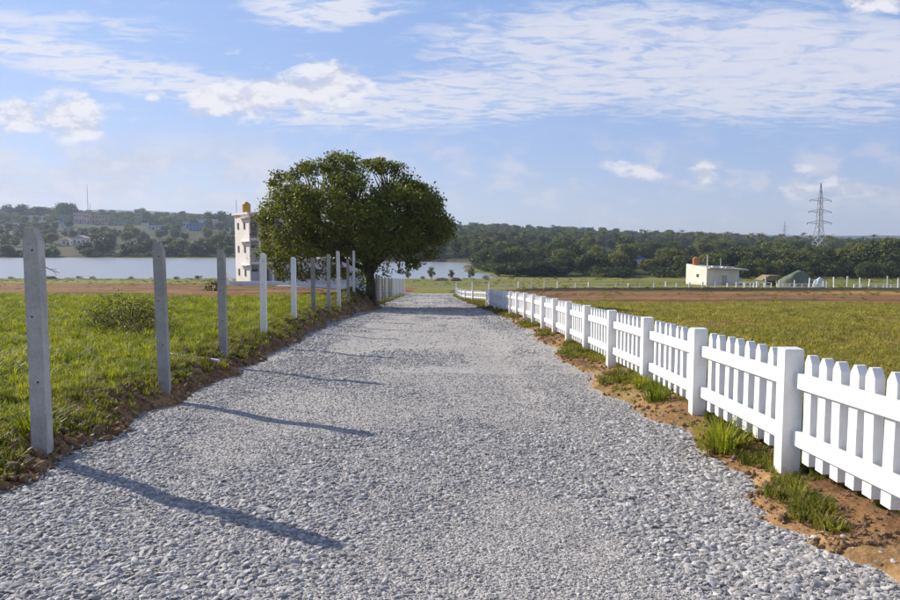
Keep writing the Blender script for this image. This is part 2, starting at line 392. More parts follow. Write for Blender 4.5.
def ground_colour(x, y):
    n1 = fbm(x / 3, y / 3, 4); n2 = fbm(x / 14 + 3, y / 14, 4); n3 = fbm(x * 1.3, y * 1.3, 3)
    c = np.broadcast_to(C(.10, .12, .03), x.shape + (3,)).copy()
    dry = lerp(C(.22, .21, .05) + 0 * c, C(.38, .31, .095) + 0 * c, sm(n1 * .6 + n2 * .4, .35, .62))
    dry = lerp(dry, C(.24, .15, .06) + 0 * c, sm(fbm(x * .35, y * .35, 4), .52, .34) * .75)
    c = np.where((x > 2)[..., None], dry, c)
    lush = lerp(C(.12, .16, .025) + 0 * c, C(.24, .25, .05) + 0 * c, sm(n1, .35, .65))
    c = np.where((x < 0)[..., None], lush, c)
    # soil on the verges
    xl = road_left(np.clip(y, 0, 90)) + edge_noise(y, 3); xr = road_right(np.clip(y, 0, 100)) + edge_noise(y, 41)
    so_ = lerp(C(.27, .155, .075) + 0 * c, C(.38, .245, .125) + 0 * c, sm(n3, .35, .65))
    so_ = lerp(so_, C(.13, .07, .035) + 0 * c, sm(fbm(x * 2.1 + 8, y * 2.1, 3), .55, .68) * .7)
    vl = sm(xl - x, 1.25, .55) * (x < -1) * sm(y, 90, 60); vr = sm((x - xr) + (n3 - .5) * .6, .95, .55) * (x > 0) * sm(y, 90, 45)
    c = lerp(c, so_, np.clip(vl + vr, 0, 1) * np.clip(.35 + 1.3 * fbm(x * .8, y * .8 + 3, 3), 0, 1))
    # ploughed soil
    br = lerp(C(.17, .085, .045) + 0 * c, C(.29, .16, .075) + 0 * c, sm(fbm(x / 10, y / 1.5, 4), .35, .65))
    og = lerp(br, C(.45, .25, .09) + 0 * c, sm(x, 30, 62) * sm(y, 75, 90) * sm(n2, .3, .5))
    weeds = sm(fbm(x / 5, y / 2 + 3, 3), .58, .66)
    c = lerp(c, lerp(og, C(.10, .12, .03) + 0 * c, weeds * .5), plough_right(x, y))
    c = lerp(c, lerp(br, C(.10, .12, .03) + 0 * c, weeds * .35), plough_left(x, y))
    berm = np.exp(-((y - (116 + (x - 40) * .03)) / 3.0) ** 2) * sm(x, 6, 14)
    c = lerp(c, C(.03, .028, .015) + 0 * c, np.clip(berm * 1.6, 0, 1))  # dark strip along the berm: wet soil plus bank shade painted into the colour
    c = lerp(c, C(.05, .055, .02) + 0 * c, np.clip(1.4 * np.exp(-((y - (48.5 + 2 * np.sin(x / 9))) / 1.1) ** 2) * sm(x, 8, 14) * sm(fbm(x / 4, y / 2, 3), .4, .55), 0, 1))
    # meadow strips in front of the water
    ms = sm(y, 120, 124) * sm(y, 330, 300)
    mead = lerp(C(.13, .17, .03) + 0 * c, C(.24, .23, .07) + 0 * c, sm(fbm(x / 30, y / 5, 4), .38, .62))
    c = lerp(c, mead, ms * (1 - plough_left(x, y)))
    lane = np.exp(-((y - 134) / 4.5) ** 2) * sm(x, -4, 10)
    c = lerp(c, C(.30, .24, .15) + 0 * c, lane * .75)
    # far fields
    fx = sm(y, 430, 460)
    pn = _perm[(np.floor(x / 70 + fbm(x / 90, y / 90, 2) * 2).astype(int)) & 255, (np.floor(y / 48 + fbm(x / 60, y / 99, 2)).astype(int)) & 255]
    fields = np.where((pn < .35)[..., None], C(.11, .15, .045), np.where((pn < .6)[..., None], C(.20, .19, .09), np.where((pn < .85)[..., None], C(.10, .14, .04), C(.19, .16, .08))))
    fields = fields * .42 * (.8 + .4 * fbm(x / 12, y / 12, 3))[..., None]
    c = lerp(c, fields, fx)
    gp = np.exp(-((y - 585) / 42.) ** 4) * np.exp(-((450 + 730 * x / np.maximum(y, 50) - 175) / 34.) ** 4)
    c = lerp(c, C(.13, .22, .04) + 0 * c, gp)
    c = lerp(c, C(.022, .035, .02) + 0 * c, sm(y, 900, 1050))
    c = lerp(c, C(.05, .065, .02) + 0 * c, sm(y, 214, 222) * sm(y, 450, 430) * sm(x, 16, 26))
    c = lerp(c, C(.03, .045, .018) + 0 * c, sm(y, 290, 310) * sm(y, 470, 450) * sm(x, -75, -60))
    shore = np.where((y > 185) & (y < 500), sm(river_sdf(x, y), 5, -1), 0)
    c = lerp(c, C(.12, .10, .06) + 0 * c, shore)
    return c


gm, t, out = new_mat("earth_and_grass")
at_ = t.n('ShaderNodeAttribute', attribute_name='ground_colour'); tc = t.n('ShaderNodeTexCoord'); ov = tc.outputs['Object']
a1 = t.noise(ov, 18, 5, .65); a2 = t.noise(ov, 1.7, 5, .6)
k = t.m('ADD', t.m('MULTIPLY', a1, .55), t.m('MULTIPLY', a2, .45))
cc = t.mix(1.0, at_.outputs['Color'], t.mix(t.ss(k, .3, .7), (.55, .55, .5, 1), (1.35, 1.3, 1.25, 1)), 'MULTIPLY')
b = t.n('ShaderNodeBsdfPrincipled'); t.put(b.inputs['Base Color'], cc); b.inputs['Roughness'].default_value = .95; b.inputs['Specular IOR Level'].default_value = .1
bn = t.n('ShaderNodeBump'); t.put(bn.inputs['Height'], k); bn.inputs['Strength'].default_value = .9; bn.inputs['Distance'].default_value = .05
t.put(b.inputs['Normal'], bn.outputs[0]); t.put(out.inputs[0], b.outputs[0])
tag(grid_mesh('ground', GX, GY, GZ, gm, ground_colour(GX, GY)), kind='structure', label='grassy and ploughed ground falling away to a river with wooded hills behind')

# ------------------------------------------------------------------ gravel road
rm, t, out = new_mat("crushed_stone")
tc = t.n('ShaderNodeTexCoord'); ov = tc.outputs['Object']
vo = t.n('ShaderNodeTexVoronoi'); t.put(vo.inputs['Vector'], ov); vo.inputs['Scale'].default_value = 42; vo.inputs['Randomness'].default_value = 1
vo2 = t.n('ShaderNodeTexVoronoi'); t.put(vo2.inputs['Vector'], ov); vo2.inputs['Scale'].default_value = 120
n1 = t.noise(ov, .55, 5, .6); n2 = t.noise(ov, 9, 5, .65); n3 = t.noise(ov, 160, 2, .6)
hv = t.n('ShaderNodeSeparateColor'); t.put(hv.inputs[0], vo.outputs['Color'])
k = t.m('ADD', t.m('MULTIPLY', hv.outputs[0], .42), t.m('MULTIPLY', t.m('ADD', t.m('MULTIPLY', n2, .5), t.m('MULTIPLY', n3, .5)), .58))
c = t.mix(t.ss(k, .15, .85), (.275, .262, .245, 1), (.52, .50, .47, 1))
c = t.mix(t.ss(n1, .42, .62, 0, .5), c, (.48, .455, .42, 1))
c = t.mix(t.ss(vo.outputs['Distance'], .0, .9, 0, .0), c, (.1, .1, .1, 1))
b = t.n('ShaderNodeBsdfPrincipled'); t.put(b.inputs['Base Color'], c); b.inputs['Roughness'].default_value = .85; b.inputs['Specular IOR Level'].default_value = .25
bn = t.n('ShaderNodeBump'); hh = t.m('ADD', t.m('MULTIPLY', t.m('SUBTRACT', 1.0, vo.outputs['Distance']), .9), t.m('MULTIPLY', n2, 1.2))
t.put(bn.inputs['Height'], t.m('ADD', hh, t.m('MULTIPLY', t.m('SUBTRACT', 1.0, vo2.outputs['Distance']), .35)))
bn.inputs['Strength'].default_value = 1.0; bn.inputs['Distance'].default_value = .014
t.put(b.inputs['Normal'], bn.outputs[0]); t.put(out.inputs[0], b.outputs[0])


def road_h(x, y):
    return ground_z(np.clip(x, -2, 1), y) + .0 + (fbm(x * .9, y * .9, 4) - .5) * .03 + (fbm(x * 4.5 + 7, y * 4.5, 3) - .5) * .025 \
        - .02 * np.exp(-((x + 2.0) / .35) ** 2) - .02 * np.exp(-((x - .9) / .35) ** 2)


ry = steps(-4, 97, lambda t: max(.055, t * .012))
rt = np.linspace(0, 1, 90)
RY, RT = np.meshgrid(ry, rt, indexing='ij')
xl_ = road_left(np.clip(RY, 0, 90)) - .55; xr_ = road_right(np.clip(RY, 0, 100)) + .45
RX = xl_ + (xr_ - xl_) * RT
RZ = road_h(RX, RY)
tag(grid_mesh('road', RX, RY, RZ, rm), kind='structure', label='wide pale grey gravel road running downhill')
# side lane that leaves to the left at the bottom
ly = np.linspace(91, 97, 14); lx = np.linspace(-4.8, -22, 30); LX, LY = np.meshgrid(lx, ly)
LZ = terrain_z(LX, LY) + .05
tag(grid_mesh('side_lane', LX[:, ::-1], LY, LZ[:, ::-1], rm), kind='structure', label='gravel lane leaving to the left')

# ------------------------------------------------------------------ river
wm, t, out = new_mat("river_water")
tc = t.n('ShaderNodeTexCoord'); mp = t.n('ShaderNodeMapping'); t.put(mp.inputs[0], tc.outputs['Object']); mp.inputs['Scale'].default_value = (.6, 1.6, 1)
b = t.n('ShaderNodeBsdfPrincipled'); b.inputs['Base Color'].default_value = (.27, .30, .32, 1); b.inputs['Roughness'].default_value = .30
b.inputs['IOR'].default_value = 1.33; b.inputs['Specular IOR Level'].default_value = .8
bn = t.n('ShaderNodeBump'); t.put(bn.inputs['Height'], t.noise(mp.outputs[0], .9, 4, .6)); bn.inputs['Strength'].default_value = .3; bn.inputs['Distance'].default_value = .05
t.put(b.inputs['Normal'], bn.outputs[0]); t.put(out.inputs[0], b.outputs[0])
wx, wy = np.meshgrid(np.linspace(-700, 24, 60), np.linspace(203, 452, 24))
tag(grid_mesh('water', wx, wy, wx * 0 + WATER_Z, wm), kind='structure', label='calm pale river')

# ------------------------------------------------------------------ scattering of stuff (instances on points)
def scatter(name, P, rot, scl, idx, meshes, label, **kw):
    c2 = bpy.data.collections.new(name + "_source")
    for i, me in enumerate(meshes):
        o = bpy.data.objects.new("%s_piece_%03d" % (name, i), me); c2.objects.link(o)
    me = bpy.data.meshes.new(name); me.vertices.add(len(P)); me.vertices.foreach_set('co', np.asarray(P, float).ravel())
    a = me.attributes.new('rot', 'FLOAT_VECTOR', 'POINT'); a.data.foreach_set('vector', np.asarray(rot, float).ravel())
    a = me.attributes.new('scl', 'FLOAT_VECTOR', 'POINT'); a.data.foreach_set('vector', np.asarray(scl, float).ravel())
    a = me.attributes.new('pick', 'INT', 'POINT'); a.data.foreach_set('value', np.asarray(idx, np.int32))
    o = link(name, me)
    ng = bpy.data.node_groups.new(name + "_nodes", 'GeometryNodeTree')
    ng.interface.new_socket('Geometry', in_out='INPUT', socket_type='NodeSocketGeometry')
    ng.interface.new_socket('Geometry', in_out='OUTPUT', socket_type='NodeSocketGeometry')
    N = ng.nodes; L = ng.links
    gi = N.new('NodeGroupInput'); go = N.new('NodeGroupOutput'); ip = N.new('GeometryNodeInstanceOnPoints')
    ci = N.new('GeometryNodeCollectionInfo'); ci.inputs[0].default_value = c2; ci.inputs[1].default_value = True; ci.inputs[2].default_value = True
    def attr(nm, ty):
        n = N.new('GeometryNodeInputNamedAttribute'); n.data_type = ty; n.inputs[0].default_value = nm; return n.outputs[0]
    L.new(gi.outputs[0], ip.inputs['Points']); L.new(ci.outputs[0], ip.inputs['Instance']); ip.inputs['Pick Instance'].default_value = True
    L.new(attr('pick', 'INT'), ip.inputs['Instance Index'])
    er = N.new('FunctionNodeEulerToRotation'); L.new(attr('rot', 'FLOAT_VECTOR'), er.inputs[0]); L.new(er.outputs[0], ip.inputs['Rotation'])
    L.new(attr('scl', 'FLOAT_VECTOR'), ip.inputs['Scale']); L.new(ip.outputs[0], go.inputs[0])
    md = o.modifiers.new('scatter', 'NODES'); md.node_group = ng
    return tag(o, label=label, kind='stuff', **kw)


def rock_mesh(name, seed, mat, flat=.6, sub=2, rough=.35):
    bm = bmesh.new(); bmesh.ops.create_icosphere(bm, subdivisions=sub, radius=.5)
    for v in bm.verts:
        n = mn.noise(v.co * 1.9 + Vector((seed * 3.1, seed, 0))) * rough + mn.noise(v.co * 4.5 + Vector((seed, 0, seed * 2))) * rough * .35
        v.co = v.co * (1 + n * 1.4)
        v.co.z *= flat; v.co.x *= 1.0 + .25 * math.sin(seed * 2.3)
    me = bpy.data.meshes.new(name); bm.to_mesh(me); bm.free(); me.materials.append(mat)
    return me


sm_, t, out = new_mat("loose_stone")
oi = t.n('ShaderNodeObjectInfo'); tc = t.n('ShaderNodeTexCoord')
rr = oi.outputs['Random']
c = t.mix(t.ss(rr, 0, 1), (.245, .24, .235, 1), (.555, .54, .515, 1))
c = t.mix(t.ss(t.m('FRACT', t.m('MULTIPLY', rr, 7.3)), .8, .95, 0, .6), c, (.42, .38, .33, 1))
c = t.mix(t.ss(t.m('FRACT', t.m('MULTIPLY', rr, 13.7)), .86, .9, 0, .7), c, (.20, .21, .24, 1))
c = t.mix(1.0, c, t.mix(t.ss(t.noise(tc.outputs['Object'], 6, 4, .7), .3, .7), (.78, .78, .78, 1), (1.15, 1.15, 1.15, 1)), 'MULTIPLY')
b = t.n('ShaderNodeBsdfPrincipled'); t.put(b.inputs['Base Color'], c); b.inputs['Roughness'].default_value = .75; b.inputs['Specular IOR Level'].default_value = .3
t.put(out.inputs[0], b.outputs[0])
clodm = mat_simple("soil_clod", (.24, .155, .085), .95, .35, 2.0, .5, 20)
rocks = [rock_mesh("stone_%d" % i, i + 1, sm_, .45 + .07 * (i % 4), 2 if i < 4 else 1) for i in range(8)]

P = []; S = []
def road_pts(y0, y1, dens, smin, smax, pw, mk=True):
    area = 7.4 * (y1 - y0); n = int(area * dens)
    y = rng.uniform(y0, y1, n); x = rng.uniform(-1, 1, n); l = road_left(y) + edge_noise(y, 3) - .1; r = road_right(y) + edge_noise(y, 41) + .03
    x = l + (r - l) * (x + 1) / 2; x = x + (rng.random(n) < .09) * rng.normal(0, .32, n)
    loose = fbm(x * .55 + 3, y * .35 + 2, 4) + .22 * np.exp(-((x - r + .5) / .7) ** 2) + .2 * np.exp(-((x - l - .5) / .8) ** 2) \
        - .10 * np.exp(-((x + 2.0 + .3 * np.sin(y * .2)) / .4) ** 2) - .10 * np.exp(-((x - .6) / .4) ** 2)
    loose = loose + .10 * np.exp(-(((x + 2.6) / 1.2) ** 2 + ((y - 3.6) / 1.6) ** 2)); p = .16 + .84 * sm(loose, .44, .68)
    kx = rng.random(n) < p
    x, y, loose = x[kx], y[kx], loose[kx]
    s = smin + (smax - smin) * rng.random(len(x)) ** pw * (.40 + .62 * sm(loose, .42, .72))
    return x, y, s
for a in ((2.3, 5.5, 2600, .010, .054, 2.9), (5.5, 9, 1600, .012, .054, 2.7), (9, 15, 700, .016, .056, 2.1), (15, 26, 240, .028, .075, 1.4), (26, 48, 80, .04, .09, 1.3), (48, 90, 22, .06, .12, 1.2)):
    x, y, s = road_pts(*a); z = np.where((x < road_left(y) + edge_noise(y, 3) + .05) | (x > road_right(y) + edge_noise(y, 41) - .05), np.maximum(road_h(x, y), terrain_z(x, y)), road_h(x, y)) + s * .04
    P.append(np.stack([x, y, z], -1)); S.append(s)
for y0, y1, dn, sz in ((2.3, 5, 1900, .009), (5, 8, 1100, .011), (8, 12, 450, .014)):
    n = int(7 * (y1 - y0) * dn); y = rng.uniform(y0, y1, n); l = road_left(y) + edge_noise(y, 3); r = road_right(y) + edge_noise(y, 41); x = l + (r - l) * rng.random(n); s = sz * rng.uniform(.7, 1.9, n)
    P.append(np.stack([x, y, road_h(x, y) + s * .1], -1)); S.append(s)
P = np.concatenate(P); S = np.concatenate(S); n = len(P)
rot = np.stack([rng.uniform(-.5, .5, n), rng.uniform(-.5, .5, n), rng.uniform(0, 6.28, n)], -1)
scl = np.stack([S * rng.uniform(.9, 1.45, n), S * rng.uniform(.7, 1.1, n), S * rng.uniform(.5, 1.05, n)], -1)
idx = np.where((P[:, 1] < 8) & (S > .024), rng.integers(0, 4, n), rng.integers(4, 8, n))
scatter('gravel', P, rot, scl, idx, rocks, 'loose grey and white stones strewn over the road')
print("gravel", n)

# clods of turned earth on the verges
n = 15000
y = 4 + 56 * rng.random(n) ** 1.7; side = rng.random(n) < .62
l = road_left(y) + edge_noise(y, 3); r = road_right(y) + edge_noise(y, 41)
x = np.where(side, l - np.abs(rng.normal(.35, .35, n)), r + np.abs(rng.normal(.3, .3, n)))
s = .008 + .075 * rng.random(n) ** 6 * np.where(side, 1.15, .55) * (1 + y / 50) + y * .0006
z = terrain_z(x, y) + s * .12
clods = [rock_mesh("clod_%d" % i, i + 20, clodm, .75, 2, .5) for i in range(4)]
scatter('soil_clods', np.stack([x, y, z], -1), rng.uniform(-3, 3, (n, 3)), np.stack([s] * 3, -1) * rng.uniform(.7, 1.3, (n, 3)), rng.integers(0, 4, n), clods, 'brown clods of earth along the road edges')

# ------------------------------------------------------------------ grass
def blade_mesh(name, mat, n, h, spread, width, lean, broad=0.0, seed=0):
    r = random.Random(seed); m = MB()
    for i in range(n):
        a = r.uniform(0, 6.283); d = spread * r.random() ** .6; bx, by = d * math.cos(a), d * math.sin(a)
        hh = h * r.uniform(.5, 1.1); la = a + r.uniform(-.8, .8); ln = lean * r.uniform(.2, 1.2); w_ = width * r.uniform(.7, 1.3)
        if r.random() < broad: w_ *= 3.0; hh *= .6
        tx, ty = math.cos(la), math.sin(la); px, py = -ty * w_, tx * w_
        p0 = (bx, by, 0); p1 = (bx + tx * ln * hh * .3, by + ty * ln * hh * .3, hh * .55); p2 = (bx + tx * ln * hh, by + ty * ln * hh, hh * (1 - .25 * ln))
        m.add([(p0[0] - px * .6, p0[1] - py * .6, -.01), (p0[0] + px * .6, p0[1] + py * .6, -.01), (p1[0] + px, p1[1] + py, p1[2]), (p1[0] - px, p1[1] - py, p1[2]), p2],
              [(0, 1, 2, 3), (3, 2, 4)])
    return m.mesh(name, mat)


lushm = mat_leaf("lush_grass", [(.13, .18, .02), (.33, .35, .04), (.42, .38, .09)], .5, 1.5)
drym = mat_leaf("dry_turf", [(.22, .22, .05), (.42, .38, .10), (.52, .42, .18)], .5, 2.0)
weedm = mat_leaf("verge_weeds", [(.10, .12, .02), (.24, .24, .05), (.34, .24, .10)], .45, 2.0)
lush = [blade_mesh("tuft_%d" % i, lushm, 34, .22 + .05 * i, .16, .006, .75, .25, i) for i in range(4)]
short = [blade_mesh("turf_%d" % i, drym, 30, .055 + .015 * i, .15, .005, .9, .1, 10 + i) for i in range(4)]
weeds = [blade_mesh("weed_%d" % i, weedm, 26, .13 + .05 * i, .10, .006, .8, .4, 20 + i) for i in range(3)]


def field_pts(bands, xfun):
    xs_, ys_, ss_ = [], [], []
    for y0, y1, dens, sc_ in bands:
        a, b_ = xfun((y0 + y1) / 2 if y1 - y0 < 6 else y1); n = int(abs(b_ - a) * (y1 - y0) * dens)
        y = rng.uniform(y0, y1, n); x = rng.uniform(a, b_, n)
        xs_.append(x); ys_.append(y); ss_.append(np.full(n, sc_) * rng.uniform(.7, 1.25, n))
    return np.concatenate(xs_), np.concatenate(ys_), np.concatenate(ss_)


x, y, s = field_pts([(3, 8, 75, .95), (8, 13, 60, 1.0), (13, 20, 38, 1.1), (20, 30, 22, 1.25), (30, 48, 11, 1.5)], lambda y: (-.68 * y - 4, -3.3))
off = road_left(y) - x
k = (off > -.05 + .75 * fbm(x * 1.2, y * 1.2, 3)) & (plough_left(x, y) < .4) & (rng.random(len(x)) < .25 + 1.2 * fbm(x * .5, y * .5, 3)) & (x > -.68 * y - 4)
x, y, s, off = x[k], y[k], s[k], off[k]
s = s * (.25 + .75 * fbm(x * .4 + 7, y * .4, 3)) * np.clip(.35 + off * .4, .35, 1) * np.interp(y, [10, 45], [1, .62])
n = len(x); z = terrain_z(x, y)
scatter('tall_grass', np.stack([x, y, z], -1), np.stack([rng.uniform(-.15, .15, n), rng.uniform(-.15, .15, n), rng.uniform(0, 6.28, n)], -1),
        np.stack([s * 1.2, s * 1.2, s], -1), rng.integers(0, 4, n), lush, 'lush bright green grass left of the road')
print("tall", n)
x, y, s = field_pts([(3, 9, 75, .9), (9, 16, 50, 1.1), (16, 28, 26, 1.4), (28, 45, 13, 1.8), (45, 66, 6, 2.2)], lambda y: (2.3, .68 * y + 5))
k = (x - road_right(y) > .35 + .9 * fbm(x * 1.1 + 3, y * .7, 3) * (y < 60)) & (plough_right(x, y) < .3) & (rng.random(len(x)) < -.5 + 2.6 * fbm(x * .35, y * .35, 4)) & (x < .68 * y + 5)
x, y, s = x[k], y[k], s[k]; s = s * (.6 + .8 * fbm(x * .3 + 7, y * .3, 3)); n = len(x); z = terrain_z(x, y)
scatter('field_turf', np.stack([x, y, z], -1), np.stack([rng.uniform(-.1, .1, n), rng.uniform(-.1, .1, n), rng.uniform(0, 6.28, n)], -1),
        np.stack([s * 1.2, s * 1.2, s], -1), rng.integers(0, 4, n), short, 'short yellowish turf in the right field')
print("turf", n)
# weeds along both verges
n = 12000; y = 3.2 + 80 * rng.random(n) ** 1.6; side = rng.random(n) < .5
l = road_left(y) + edge_noise(y, 3); r = road_right(y) + edge_noise(y, 41)
x = np.where(side, l - .25 - np.abs(rng.normal(.45, .35, n)), r + .16 + np.abs(rng.normal(.42, .28, n)))
k = fbm(x * .9, y * .6 + 11, 3) + .06 * sm(y, 10, 40) > np.where(side, .37, .455 + .05 * (y < 7))
x, y = x[k], y[k]; n = len(x); s = rng.uniform(.2, .7, n) ** 1.2 * (1 + y / 60); z = terrain_z(x, y)
scatter('verge_weeds', np.stack([x, y, z], -1), np.stack([rng.uniform(-.2, .2, n), rng.uniform(-.2, .2, n), rng.uniform(0, 6.28, n)], -1),
        np.stack([s, s, s], -1), rng.integers(0, 3, n), weeds, 'patchy weeds growing on the earthy road edges')

# weeds in the ploughed strips and rough edges, further off
n = 2600; x = rng.uniform(5, 70, n); y = rng.uniform(45, 118, n); k = fbm(x / 5, y / 2 + 3, 3) > .53
k = (k & (rng.random(len(x)) < .25)) | (np.abs(y - (48.5 + 2 * np.sin(x / 9))) < 1.0)
k |= np.abs(y - (116 + (x - 40) * .03)) < 2
x, y = x[k], y[k]; x2 = rng.uniform(-80, -7, 900); y2 = rng.uniform(50, 208, 900); k = fbm(x2 / 7, y2 / 4, 3) > .56
x = np.concatenate([x, x2[k]]); y = np.concatenate([y, y2[k]]); x3 = rng.uniform(-160, 190, 2600); y3 = rng.uniform(150, 211, 2600); k = fbm(x3 / 16, y3 / 5, 3) > .55
x = np.concatenate([x, x3[k]]); y = np.concatenate([y, y3[k]]); n = len(x); s = rng.uniform(.7, 1.5, n) * (.6 + y / 200); z = terrain_z(x, y)
scatter('rough_grass', np.stack([x, y, z], -1), np.stack([rng.uniform(-.2, .2, n), rng.uniform(-.2, .2, n), rng.uniform(0, 6.28, n)], -1),
        np.stack([s * 2.2, s * 2.2, s], -1), rng.integers(0, 3, n), weeds, 'rough weeds dotted over the distant fields')

# ------------------------------------------------------------------ materials for built things
whitem = mat_simple("white_paint", (.80, .80, .79), .55, .05, 4, .15, 60, ((.52, .46, .38), .35))
postm = mat_simple('white_post_paint', (.80, .80, .79), .55, .05, 4, .15, 60, ((.52, .46, .38), .35))
_t = NT(postm.node_tree); _b = [n for n in postm.node_tree.nodes if n.type == 'BSDF_PRINCIPLED'][0]; _src = _b.inputs['Base Color'].links[0].from_socket
_c = _t.n('ShaderNodeTexCoord'); _s = _t.n('ShaderNodeSeparateXYZ'); _t.put(_s.inputs[0], _c.outputs['Object'])
_m = _t.m('SUBTRACT', _t.m('MULTIPLY', _t.noise(_c.outputs['Object'], 14, 5, .7), .34), _t.m('ADD', _s.outputs[2], .06))
_t.put(_b.inputs['Base Color'], _t.mix(_t.ss(_m, -.02, .06, 0, .6), _src, (.36, .26, .17, 1)))
concm = mat_simple("grey_concrete", (.36, .355, .34), .9, .16, 5, .5, 60, ((.20, .20, .18), .6))
concn = mat_simple('worn_concrete', (.47, .465, .445), .9, .16, 5, .5, 60, ((.22, .22, .20), .6))
concl = mat_simple("limewashed_concrete", (.66, .66, .65), .85, .1, 5, .35, 60, ((.38, .37, .34), .45))
concd = mat_simple("dark_concrete", (.26, .26, .24), .9, .2, 5, .5, 60, ((.12, .12, .11), .6))
barkm = mat_simple("bark", (.075, .055, .04), .95, .3, 6, .9, 25)
holem = mat_simple("rust_hole", (.05, .045, .04), .9)
wirem = mat_simple("wire", (.33, .33, .33), .5)


# ------------------------------------------------------------------ white picket fence on the right
FX = ([3, 5.5, 7.8, 10, 20, 26, 34, 42.5], [2.57, 2.61, 2.68, 2.74, 2.77, 2.68, 2.42, 2.10])
def fx(y): return float(np.interp(y, *FX))
def base_z(x, y): return float(np.interp(y, *G_R)) - .015
PW, PH = .145, 1.05


def fence(name, label, pts, H, npick, wp=.145, pk_w=.108, pk_t=.066, seed=1):
    r = random.Random(seed)
    root = tag(empty(name, (pts[0][0], pts[0][1], base_z(*pts[0]))), label, 'fence')
    o0 = root.location.copy()
    pm = MB(); pm.box((0, 0, H / 2 - .15), (wp, wp, H + .3)); pmesh = pm.mesh('post', postm, bevel=.006)
    k = MB(); hh = .83 * H / 1.05; s_ = pk_w / 2
    # picket in local x (thickness) / y (along fence): pointed top
    poly = [(-s_, 0), (s_, 0), (s_, hh - .065), (s_ * .28, hh - .004), (-s_ * .28, hh - .004), (-s_, hh - .065)]
    n = 6; vs = [(-pk_t / 2, p[0], p[1]) for p in poly] + [(pk_t / 2, p[0], p[1]) for p in poly]
    k.add(vs, [tuple(range(n)), tuple(range(2 * n - 1, n - 1, -1))] + [(i, n + i, n + (i + 1) % n, (i + 1) % n) for i in range(n)])
    kmesh = k.mesh('picket', whitem, bevel=.003)
    rails = {}
    for i, (x, y) in enumerate(pts):
        z = base_z(x, y)
        d = Vector(pts[min(i + 1, len(pts) - 1)]) - Vector(pts[max(i - 1, 0)]); a = math.atan2(-d.x, d.y)
        link('post', pmesh, root, Vector((x, y, z)) - o0, (r.uniform(-.008, .008), r.uniform(-.008, .008), a + r.uniform(-.02, .02)))
        if i == len(pts) - 1: break
        x2, y2 = pts[i + 1]; z2 = base_z(x2, y2); a = math.atan2(-(x2 - x), y2 - y)
        L2 = math.hypot(x2 - x, y2 - y); pit = math.atan2(z2 - z, L2); L3 = math.hypot(L2, z2 - z)
        side = Vector((math.cos(a), math.sin(a), 0))
        key = round(L3, 2)
        if key not in rails:
            q = MB(); q.box((0, 0, 0), (.045, key - wp + .006, .115 * H / 1.05)); rails[key] = q.mesh('rail', whitem, bevel=.004)
        for hf in (.77, .35):
            c_ = Vector(((x + x2) / 2, (y + y2) / 2, (z + z2) / 2 + hf * H)) + side * .024
            link('rail', rails[key], root, c_ - o0, (pit, 0, a))
        np_ = npick + 2 if i == 0 and npick == 8 and H > 1 else npick
        for j in range(np_):
            t_ = (j + 1) / (np_ + 1); c_ = Vector((x + (x2 - x) * t_, y + (y2 - y) * t_, z + (z2 - z) * t_ + .19 * H / 1.05 + r.uniform(-.006, .006))) + side * (.024 + .0225 + pk_t / 2 - .004)
            link('picket', kmesh, root, c_ - o0, (r.uniform(-.012, .012), r.uniform(-.01, .01), a))
    return root


pts = []; y = 3.27
while y < 43: pts.append((fx(y), y)); y += 2.262
fence('picket_fence', 'long white picket fence running beside the right edge of the gravel road', pts, PH, 8)
pts = [(2.75, 53.5), (1.75, 56.5), (1.25, 60), (1.0, 64), (.88, 68), (.8, 72), (.74, 76), (.7, 80), (.7, 84)]
fence('low_picket_fence', 'low far white picket fence curving beside the bottom of the road', pts, .85, 8, seed=3)

# ------------------------------------------------------------------ concrete posts on the left
def post_mesh(name, mat, H, wx, wy, chamfer, seed):
    """tapered cast post with a sloping or rounded head"""
    r = random.Random(seed); bm = bmesh.new(); rings = []
    prof = [(-.3, 1.0), (0, 1.0), (H * .33, .985), (H * .66, .965), (H - chamfer, .95)]
    for z, k_ in prof:
        rings.append([bm.verts.new((sx * wx / 2 * k_ + r.uniform(-.002, .002), sy * wy / 2 * k_ + r.uniform(-.002, .002), z)) for sx, sy in ((-1, -1), (1, -1), (1, 1), (-1, 1))])
    hi_ = H; lo_ = H - chamfer * .55
    rings.append([bm.verts.new((-wx * .40, -wy * .40, hi_)), bm.verts.new((wx * .22, -wy * .40, hi_ - .012)), bm.verts.new((wx * .22, wy * .4, lo_ + chamfer * .4)), bm.verts.new((-wx * .40, wy * .4, hi_ - .01))])
    for a_, b_ in zip(rings, rings[1:]):
        for i in range(4): bm.faces.new((a_[i], a_[(i + 1) % 4], b_[(i + 1) % 4], b_[i]))
    bm.faces.new(rings[-1]); bm.faces.new(rings[0][::-1])
    bmesh.ops.recalc_face_normals(bm, faces=bm.faces)
    bmesh.ops.bevel(bm, geom=list(bm.edges), offset=.006, segments=2, affect='EDGES', profile=.5)
    me = bpy.data.meshes.new(name); bm.to_mesh(me); bm.free(); me.materials.append(mat); return me


